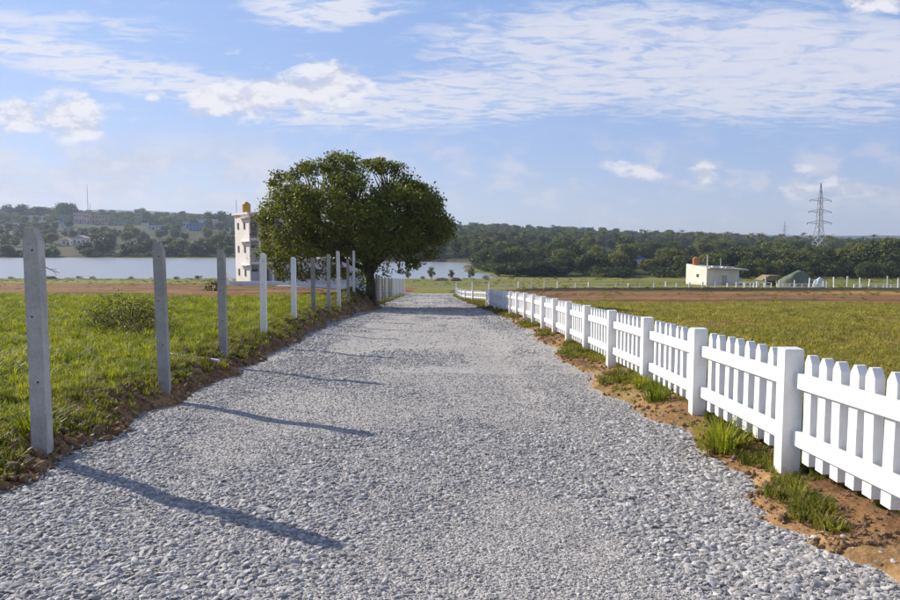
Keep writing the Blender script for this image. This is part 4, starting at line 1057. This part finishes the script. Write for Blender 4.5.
# --- three storey white house behind the tree
HY = 98.0; hx0 = (250 - 450) / 730 * HY; hz = gz(hx0 + 4, HY)
top_z = at(240, 214, HY).z; HH = top_z - hz; hx1 = hx0 + 7.6; hx2 = hx0 + 14.5; HROT = R(31)
hr = tag(empty('white_house', (hx0, HY, hz), HROT), 'three storey white house with balconies half hidden behind the big tree', 'house')
W1 = hx1 - hx0; D1 = 7.2
fl = HH / 3
housep = paint("house_wall", (.78, .75, .70)); shadep = paint("balcony_back", (.42, .42, .43))
m = MB()          # side wall and core; the balcony bay is recessed
lw = .18
m.box((lw / 2, D1 / 2, HH / 2 - .5), (lw, D1, HH + 1)); m.box((lw + (W1 - lw) / 2, D1 / 2 + .8, HH / 2 - .5), (W1 - lw, D1 - 1.6, HH + 1))
m.build('wall', housep, hr)
m = MB(); m.box((W1 / 2, D1 / 2 - .1, HH + .12), (W1 + .7, D1 + .9, .26)); m.build('roof', housep, hr)
for f in range(3):
    m = MB(); m.box((lw + (W1 - lw) / 2 + .02, .42, f * fl + fl - .16), (W1 - lw - .02, .80, .34)); m.build('balcony_slab', housep, hr)
    for cxx in (lw + 1.25, lw + 3.0, W1 - .15):
        m = MB(); m.box((cxx, .2, f * fl + (fl - .33) / 2), (.28, .28, fl - .34)); m.build('column', housep, hr)
    for a_ in (lw + .6, lw + 2.1, lw + 4.2):
        m = MB(); m.box((a_, .79, f * fl + 1.25), (.9, .1, 1.9)); wn = m.build('window', glassm, hr)
    rl = empty('balcony_railing', (0, 0, 0)); rl.parent = hr
    if f == 2:
        for k_ in range(9):
            m = MB(); m.bar((lw + .1 + k_ * .14, .12, f * fl), (lw + .1 + k_ * .14, .12, f * fl + fl - .34), .022); m.build('bar', greyp, rl)
    else:
        m = MB(); m.box((lw + .55, .12, f * fl + .95), (1.08, .05, 1.85)); m.build('screen', shadep, rl)
for f in range(3):
    for yy in (2.2, 5.4):
        m = MB(); m.box((-.03, yy, f * fl + fl * .52), (.12, .6, .9)); wn = m.build('window', glassm, hr)
    m = MB(); m.box((-.25, 2.0, f * fl + fl * .85), (.5, 4.2, .09)); m.build('sunshade', housep, hr)
Q = Matrix.Rotation(-HROT, 3, 'Z')
def wing_part(nm, mt_, c_, d_, par=None):
    m_ = MB(); m_.box((0, 0, 0), d_); o_ = m_.build(nm, mt_, par or hr); o_.location = Q @ Vector((c_[0], c_[1], c_[2])); o_.rotation_euler = (0, 0, -HROT); return o_
wing_part('ground_floor_wing', housep, (8.6, 7.0, 1.15), (10.6, 7.0, 4.3)); wing_part('wing_roof', housep, (8.6, 6.7, 3.42), (11.2, 7.8, .22))
for k_ in range(5):
    wing_part('column', housep, (4.3 + k_ * 2.3, 3.15, 1.6), (.26, .26, 3.4))
    if k_ < 4: wing_part('window', glassm if k_ % 2 else shadep, (5.4 + k_ * 2.3, 3.47, 1.5), (1.0, .1, 1.7))
m = MB(); m.bar((.2, 6.9, HH), (.2, 6.9, HH + 2.2), .05); m.build('antenna', greyp, hr)
# tank on roof
tk = tag(empty('water_tank', (hx0 - 1.0, HY + 2.6, hz + HH + .25)), 'yellow ochre water tank with pointed lid on the white house roof', 'tank')
m = MB(); m.bar((0, 0, 0), (0, 0, 1.15), .55, 14); m.build('body', tankm, tk)
m = MB(); m.bar((0, 0, 1.15), (0, 0, 1.5), .57, 14, .16); m.build('lid', tankm, tk)
# low compound wall in front
hx0 -= 1.2
gw = tag(empty('compound_wall', (hx0 - .6, HY - 3.2, gz(hx0, HY - 3.2))), 'low white compound wall in front of the three storey house', 'wall')
L_ = -5.9 - hx0; zA = gz(hx0, HY - 3.2); zB = gz(-6.5, HY - 3.2); nseg = 10
for i in range(nseg):
    m = MB(); zc = gz(hx0 - .6 + (i + .5) * L_ / nseg, HY - 3.2) - gw.location.z; m.box(((i + .5) * L_ / nseg, 0, zc + .1), (L_ / nseg - .01, .2, 1.1)); m.build('wall_section', whitep, gw)
sw = tag(empty('stepped_wall', (hx0 - .8, HY - 2.8, gz(hx0, HY))), 'stepped white garden wall running back from the corner of the white house', 'wall')
for i in range(7):
    xw = hx0 - .7 - i * .42; yw = HY - 2.0 + i * .9; m = MB(); m.box((xw - sw.location.x, yw - sw.location.y, gz(xw, yw) - sw.location.z + .1 + i * .11), (.44, .96, .9 + i * .22)); m.build('wall_section', whitep, sw)

# --- small flat building in the right field
BY = 160.0
bx0 = (687 - 450) / 730 * BY; bx1 = (708 - 450) / 730 * BY; bx2 = (744 - 450) / 730 * BY; bz = gz(bx1, BY) ; bt = at(700, 267.5, BY).z; BH = bt - bz
fr = tag(empty('flat_building', (bx1, BY, bz)), 'small cream flat roofed building in the right field with overhanging slab', 'building')
flc = paint("warm_cream_wall", (.80, .73, .63))
m = MB(); ang = Matrix.Rotation(0, 3, 'Z')
w1, w2 = bx1 - bx0, bx2 - bx1
# plan: left wing turned towards the sun, right wing facing the camera
m.add([(-2.2, 8, -1), (0, 0, -1), (w2 * .93, 1.2, -1), (w2 * .93, 8.5, -1), (-2.2, 8, BH + .55), (0, 0, BH - .15), (w2 * .93, 1.2, BH - .45), (w2 * .93, 8.5, BH - .3)],
      [(3, 2, 1, 0), (4, 5, 6), (4, 6, 7), (0, 1, 5, 4), (1, 2, 6, 5), (2, 3, 7, 6), (3, 0, 4, 7)])
m.build('wall', flc, fr)
m = MB(); m.add([(.1, -.7, BH - .25), (w2 * 1.16, .4, BH - .75), (w2 * 1.16, 8.6, BH - .75), (.1, 8.6, BH - .25), (.1, -.7, BH + .02), (w2 * 1.16, .4, BH - .4), (w2 * 1.16, 8.6, BH - .4), (.1, 8.6, BH + .02)],
                [(3, 2, 1, 0), (4, 5, 6, 7), (0, 1, 5, 4), (1, 2, 6, 5), (2, 3, 7, 6), (3, 0, 4, 7)]); m.build('roof', greyp, fr)
for k_ in range(5):
    m = MB(); m.box((1.8 + k_ * 1.1, 1.6 + .2 * k_, BH - .06 * k_ + .14), (.8, .7, .3), k_); m.build('roof_block', whitep, fr)
m = MB(); m.box((3.9, .42, 1.1), (.9, .14, 2.0), .14); m.build('door', shadep, fr)
m = MB(); m.box((-1.0, 3.6, BH * .5), (.14, .8, .7), .268); m.build('window', glassm, fr)
m = MB(); m.box((7.8, 1.9, 1.1), (.9, .8, .7)); m.build('side_ledge', whitep, fr)
tk = tag(empty('water_tank', (bx1 - .6, BY + 6.2, bz + BH + .25)), 'orange cylindrical water tank on top of the small flat building', 'tank')
m = MB(); m.bar((0, 0, 0), (0, 0, 1.6), .75, 14); m.build('body', tanko, tk); m = MB(); m.bar((0, 0, 1.6), (0, 0, 1.95), .76, 14, .25); m.build('lid', tanko, tk)


def pole(label, px, top, y, r_=.09, arm=True, mt=None, cat='pole', name='utility_pole', r2=None):
    x = (px - 450) / 730 * y; zb = gz(x, y); H = at(px, top, y).z - zb
    root = tag(empty(name, (x, y, zb)), label, cat)
    m_ = MB(); m_.bar((0, 0, -.4), (0, 0, H), r_, 8, r2 or r_ * .7); m_.build('shaft', mt or concl, root)
    if arm: m_ = MB(); m_.box((0, 0, H * .93), (1.3, .08, .08)); m_.build('crossarm', mt or concl, root)
    return root


pole('pale utility pole standing in front of the small flat building', 707.3, 255, 138, .16)
pole('thin pole rising behind the roof of the small flat building', 720.5, 258, 176, .10, False)
pole('tall thin mast on the ridge at left', 90.5, 184, 905, .45, False, greyp, 'mast', 'radio_mast', .2)
pole('short leaning mast beside the tall one', 92.7, 203, 900, .35, False, greyp, 'mast', 'radio_mast', .2)

# --- pylon
def pylon(label, px, top, base, y, Hm=None):
    x = (px - 450) / 730 * y; zb = gz(x, y); H = at(px, top, y).z - zb
    root = tag(empty('transmission_pylon', (x, y, zb), .25), label, 'pylon'); steel = steelm
    def wd(h):
        t_ = h / H; return float(np.interp(t_, [0, .22, .48, .8, 1], [H * .165, H * .115, H * .052, H * .034, .15]))
    zs = [0, .12, .24, .34, .42, .50, .57, .64, .71, .78, .85, .92, 1.0]; th = H * .0034
    for sx, sy in ((-1, -1), (1, -1), (1, 1), (-1, 1)):
        m_ = MB()
        for a_, b_ in zip(zs, zs[1:]):
            p = wd(a_ * H); q = wd(b_ * H); m_.bar((sx * p / 2, sy * p / 2, a_ * H - (1 if a_ == 0 else 0)), (sx * q / 2, sy * q / 2, b_ * H), th * 1.3)
        m_.build('leg', steel, root)
    m_ = MB(); cs = ((-1, -1), (1, -1), (1, 1), (-1, 1))
    for a_, b_ in zip(zs[:-1], zs[1:]):
        p = wd(a_ * H) / 2; q = wd(b_ * H) / 2
        for i in range(4):
            A = cs[i]; B = cs[(i + 1) % 4]
            m_.bar((A[0] * p, A[1] * p, a_ * H), (B[0] * q, B[1] * q, b_ * H), th * .7); m_.bar((B[0] * p, B[1] * p, a_ * H), (A[0] * q, A[1] * q, b_ * H), th * .7)
            m_.bar((A[0] * q, A[1] * q, b_ * H), (B[0] * q, B[1] * q, b_ * H), th * .7)
    br = m_.build('bracing', steel, root); br['kind'] = 'stuff'
    for hf, aw in ((.78, .155), (.64, .165), (.50, .18)):
        ar = MB(); w_ = wd(hf * H) / 2
        for sg in (-1, 1):
            for dy in (-1, 1): ar.bar((sg * w_, dy * w_, hf * H), (sg * H * aw, 0, hf * H + .3), th * 1.1); ar.bar((sg * w_, dy * w_, hf * H + H * .035), (sg * H * aw, 0, hf * H + .3), th * .8)
        ao = ar.build('crossarm', steel, root)
        for sg in (-1, 1):
            i_ = MB(); i_.bar((sg * H * aw, 0, hf * H + .3), (sg * H * aw, 0, hf * H - H * .012), th * 1.2, 6); i_.build('insulator', glassm, ao)
    return root
steelm = mat_simple("galvanised_steel", (.55, .56, .57), .45, .1, 1)
pylon('large steel lattice pylon rising behind the right tree row', 817.5, 183, 252, 330)
pylon('tiny hazy pylon on the skyline left of the large one', 783, 221, 240, 1350)

# --- wire fence across the field and boundary posts
ffy = 125.0
ff = tag(empty('wire_fence', (0, ffy, gz(0, ffy))), 'long low wire fence with white posts crossing the fields beyond the road', 'fence')
fpx = [438.7, 456.7, 472.8, 489.4, 507, 518.7, 532, 544.8, 558, 575.8, 589, 603, 616.6, 628.7, 640.5, 654.4, 666.4, 677, 690, 703, 716, 728, 737, 745.6, 754.4, 757.5]
m = MB(); m.box((0, 0, .45), (.22, .18, 1.55)); fpm = m.mesh('post', whitem)
fp = []
for i, px in enumerate(fpx):
    xw = (px - 450) / 730 * ffy; z = gz(xw, ffy); fp.append(Vector((xw, 0, z)) - Vector((0, 0, ff.location.z)))
    link('post', fpm, ff, fp[-1], (0, random.uniform(-.03, .03), random.uniform(-.3, .3)), (1, 1, random.uniform(.85, 1.15)))
for h in (.4, .75, 1.08):
    m = MB()
    for a_, b_ in zip(fp, fp[1:]): m.bar(a_ + Vector((0, -.08, h)), b_ + Vector((0, -.08, h)), .016, 3)
    m.build('wire', wirem, ff)
tp = [(766.4, 275.5), (780, 280), (795, 280), (809.8, 278), (824, 281), (827.4, 281), (834.8, 277), (848, 276), (861, 277.5), (870, 279), (888.5, 276), (899, 278), (911, 277)]
for i, (px, top) in enumerate(tp):
    y = 124 + (i % 3) * 1.2; xw = (px - 450) / 730 * y; zb = gz(xw, y); H = max(1.0, at(px, top, y).z - zb)
    m = MB(); m.box((0, 0, H / 2 - .2), (.19, .17, H + .4)); o = m.build('boundary_post', concl if i % 3 else whitem, None, bevel=.02, loc=(xw, y, zb), rot=(random.uniform(-.04, .04), random.uniform(-.04, .04), random.uniform(-.3, .3)))
    lab = 'tallest pale post of the boundary row, left of the thatched hut' if i == 0 else '%s pale boundary post right of the thatched hut' % ORD[i - 1]
    tag(o, lab, 'post', 'pale boundary posts at far right' if i else None)
def rail_fence(label, pa, pb, y0, y1, n, H):
    A = Vector(((pa - 450) / 730 * y0, y0, 0)); B = Vector(((pb - 450) / 730 * y1, y1, 0)); root = tag(empty('rail_fence', (A.x, A.y, gz(A.x, A.y))), label, 'fence'); q = []
    for i in range(n + 1):
        p = A.lerp(B, i / n); p.z = gz(p.x, p.y); q.append(p - root.location); m_ = MB(); m_.box((0, 0, H / 2 - .2), (.16, .16, H + .4)); m_.build('post', whitem, root, loc=q[-1])
    for h in (.95, .5):
        for a_, b_ in zip(q, q[1:]):
            m_ = MB(); m_.bar(a_ + Vector((0, 0, H * h)), b_ + Vector((0, 0, H * h)), .085); m_.build('rail', whitem, root)
rail_fence('short white rail fence in front of the thatched hut', 737, 772, 131, 131, 5, 1.1)
rail_fence('low white rail fence stepping down past the tarpaulin', 778, 822, 131, 128, 7, .9)
rail_fence('low white rail fence along the right edge of the far lane', 855, 930, 130, 127, 10, .8)

# --- thatched hut, tarpaulin heap, white tent, brown mounds
thm = mat_simple("thatch", (.30, .22, .13), .95, .3, 2, .6, 12); tarp = mat_simple("grey_green_tarp", (.13, .16, .11), .7, .15, .4, .4, 3); tentm = mat_simple("pale_sheet", (.62, .66, .74), .6, .1, .8, .4, 3)
y = 150; xw = (771 - 450) / 730 * y; hz2 = gz(xw, y)
hut = tag(empty('thatched_hut', (xw, y, hz2)), 'open sided thatched hut left of the grey green heap', 'hut')
for sx in (-1.9, 1.9):
    for sy in (-1.2, 1.2): m = MB(); m.bar((sx, sy, -.3), (sx, sy, 1.4), .09, 6); m.build('leg', whitem, hut)
m = MB(); m.prism([(-2.6, 1.3), (2.6, 1.3), (1.2, 2.25), (-1.0, 2.3)], -1.8, 1.8); m.build('roof', thm, hut)
m = MB(); m.box((.4, 1.1, .55), (2.2, .1, 1.1)); m.build('back_panel', brownr, hut)
def lump(name, label, px, top, y, wpx, mat, cat, seed, dep=.6):
    xw = (px - 450) / 730 * y; zb = gz(xw, y); H = at(px, top, y).z - zb; w_ = wpx / 730 * y
    bm = bmesh.new(); bmesh.ops.create_icosphere(bm, subdivisions=4, radius=1)
    for v in bm.verts:
        n_ = mn.noise(v.co * 1.6 + Vector((seed, 0, 0))) * .25 + mn.noise(v.co * 5 + Vector((0, seed, 0))) * .08
        v.co = Vector((v.co.x * w_ / 2 * (1 + n_), v.co.y * w_ / 2 * dep * (1 + n_), max(-.3, v.co.z * H * (1 + n_))))
    me = bpy.data.meshes.new(name); bm.to_mesh(me); bm.free(); me.materials.append(mat); me.polygons.foreach_set('use_smooth', [True] * len(me.polygons))
    return tag(link(name, me, None, (xw, y, zb)), label, cat)
lump('tarpaulin_heap', 'grey green tarpaulin covered heap right of the thatched hut', 797, 271.5, 146, 34, tarp, 'heap', 3)
lump('sheet_cover', 'pale blue white sheet cover beside the grey green heap', 820, 278, 142, 12, tentm, 'cover', 7)
lump('earth_mound', 'brown mound with flat top on the river bank', 440, 277.6, 190, 15, thm, 'mound', 5, .5)
lump('earth_mound', 'darker brown mound right of the flat topped one', 455, 277.2, 188, 13, brownr, 'mound', 9, .5)
lump('earth_mound', 'brown mound with flat top under the broken tree', 49, 275.8, 196, 16, thm, 'mound', 12, .5)

# --- broken tree at river, shrubs near
y = 190.0; xw = (40.5 - 450) / 730 * y; zb = gz(xw, y)
bt_ = tag(empty('broken_tree', (xw, y, zb)), 'bare broken tree stump with a fallen limb at the river edge', 'tree')
m = MB(); m.bar((0, 0, -.4), (.3, 0, 2.2), .42, 7, .32); m.bar((.3, 0, 2.1), (-.5, 0, 4.8), .34, 7, .2); m.build('trunk', barkm, bt_)
for q in (((.0, 0, 3.9), (3.0, .3, 2.3), .17), ((3.0, .3, 2.3), (4.9, 0, 1.7), .11), ((2.2, .2, 2.7), (3.9, .5, 2.7), .07), ((-.3, 0, 4.4), (-1.4, .4, 5.4), .12), ((3.2, .3, 2.3), (4.0, .2, .9), .07)):
    m = MB(); m.bar(q[0], q[1], q[2], 5, q[2] * .5); m.build('limb', barkm, bt_)


def leafy_shrub(label, x, y, w_, h_, n, leaf, mat, seed, name='shrub'):
    rr = random.Random(seed); root = tag(empty(name, (x, y, gz(x, y))), label, 'shrub'); cl = []
    st = MB()
    for i in range(n):
        a_ = rr.uniform(0, 6.28); d = w_ / 2 * rr.random() ** .6; p = (d * math.cos(a_), d * math.sin(a_), h_ * rr.uniform(.25, .9) * (1 - .45 * d / (w_ / 2)))
        cl.append(p + (w_ * .13, w_ * .13, h_ * .16)); st.bar((p[0] * .25, p[1] * .25, -.05), p, .008, 3, .004)
    st.build('stems', barkm, root); V1, n1_ = leaf_cloud(cl, 900 if leaf < .04 else 420, leaf, seed); link('foliage', quads_mesh('foliage', V1, n1_, mat), root)
    return root
scrub = mat_leaf("scrub_leaves", [(.09, .10, .03), (.2, .19, .06), (.28, .2, .1)], .4, 1.2)
bright = mat_leaf("bright_leaves", [(.07, .12, .015), (.17, .22, .03)], .45, 1.2)
leafy_shrub('olive scrubby bush in the tall grass between the first two posts', at(128, 330, 17).x, 17.0, 1.9, 1.0, 90, .024, scrub, 4)
leafy_shrub('low dead looking bush left of the second post', at(150, 340, 15).x, 14.6, 1.4, .5, 44, .022, scrub, 6)
leafy_shrub('bright green sapling growing left of the tree trunk', (361 - 450) / 730 * 37.2, 37.2, 1.0, 1.9, 26, .06, bright, 8, 'sapling')
leafy_shrub('leafy growth hanging at the right of the tree trunk base', (384 - 450) / 730 * 42.5, 42.5, .9, .7, 12, .05, bright, 9)
# two clumps of grass against the fence
clump = blade_mesh("clump", lushm, 150, .34, .20, .007, .95, .1, 77)
def gclump(label, x, y, s_):
    tag(link('grass_clump', clump, None, (x, y, gz(x, y) - .01), (0, 0, x * 7), (s_, s_, s_)), label, 'grass clump')
gclump('bright grass clump between the two nearest fence posts', 2.42, 6.35, 1.0)
gclump('grass clump under the fence left of the bright one', 2.5, 8.7, .8)
gclump('grass clump at the base of the third fence post', 2.55, 9.6, .55)
gclump('ragged grass clump at the foot of the nearest post', -3.75, 6.5, .9)

# ------------------------------------------------------------------ haze
hz_m, t, out = new_mat("thin_haze")
pv_ = t.n('ShaderNodeVolumePrincipled'); pv_.inputs['Color'].default_value = (.66, .80, 1.0, 1); pv_.inputs['Density'].default_value = .0002; pv_.inputs['Anisotropy'].default_value = .2
t.put(out.inputs['Volume'], pv_.outputs[0])
m = MB(); m.box((0, 2150, 88), (8900, 5200, 204)); tag(m.build('haze', hz_m), kind='stuff', label='thin pale air')
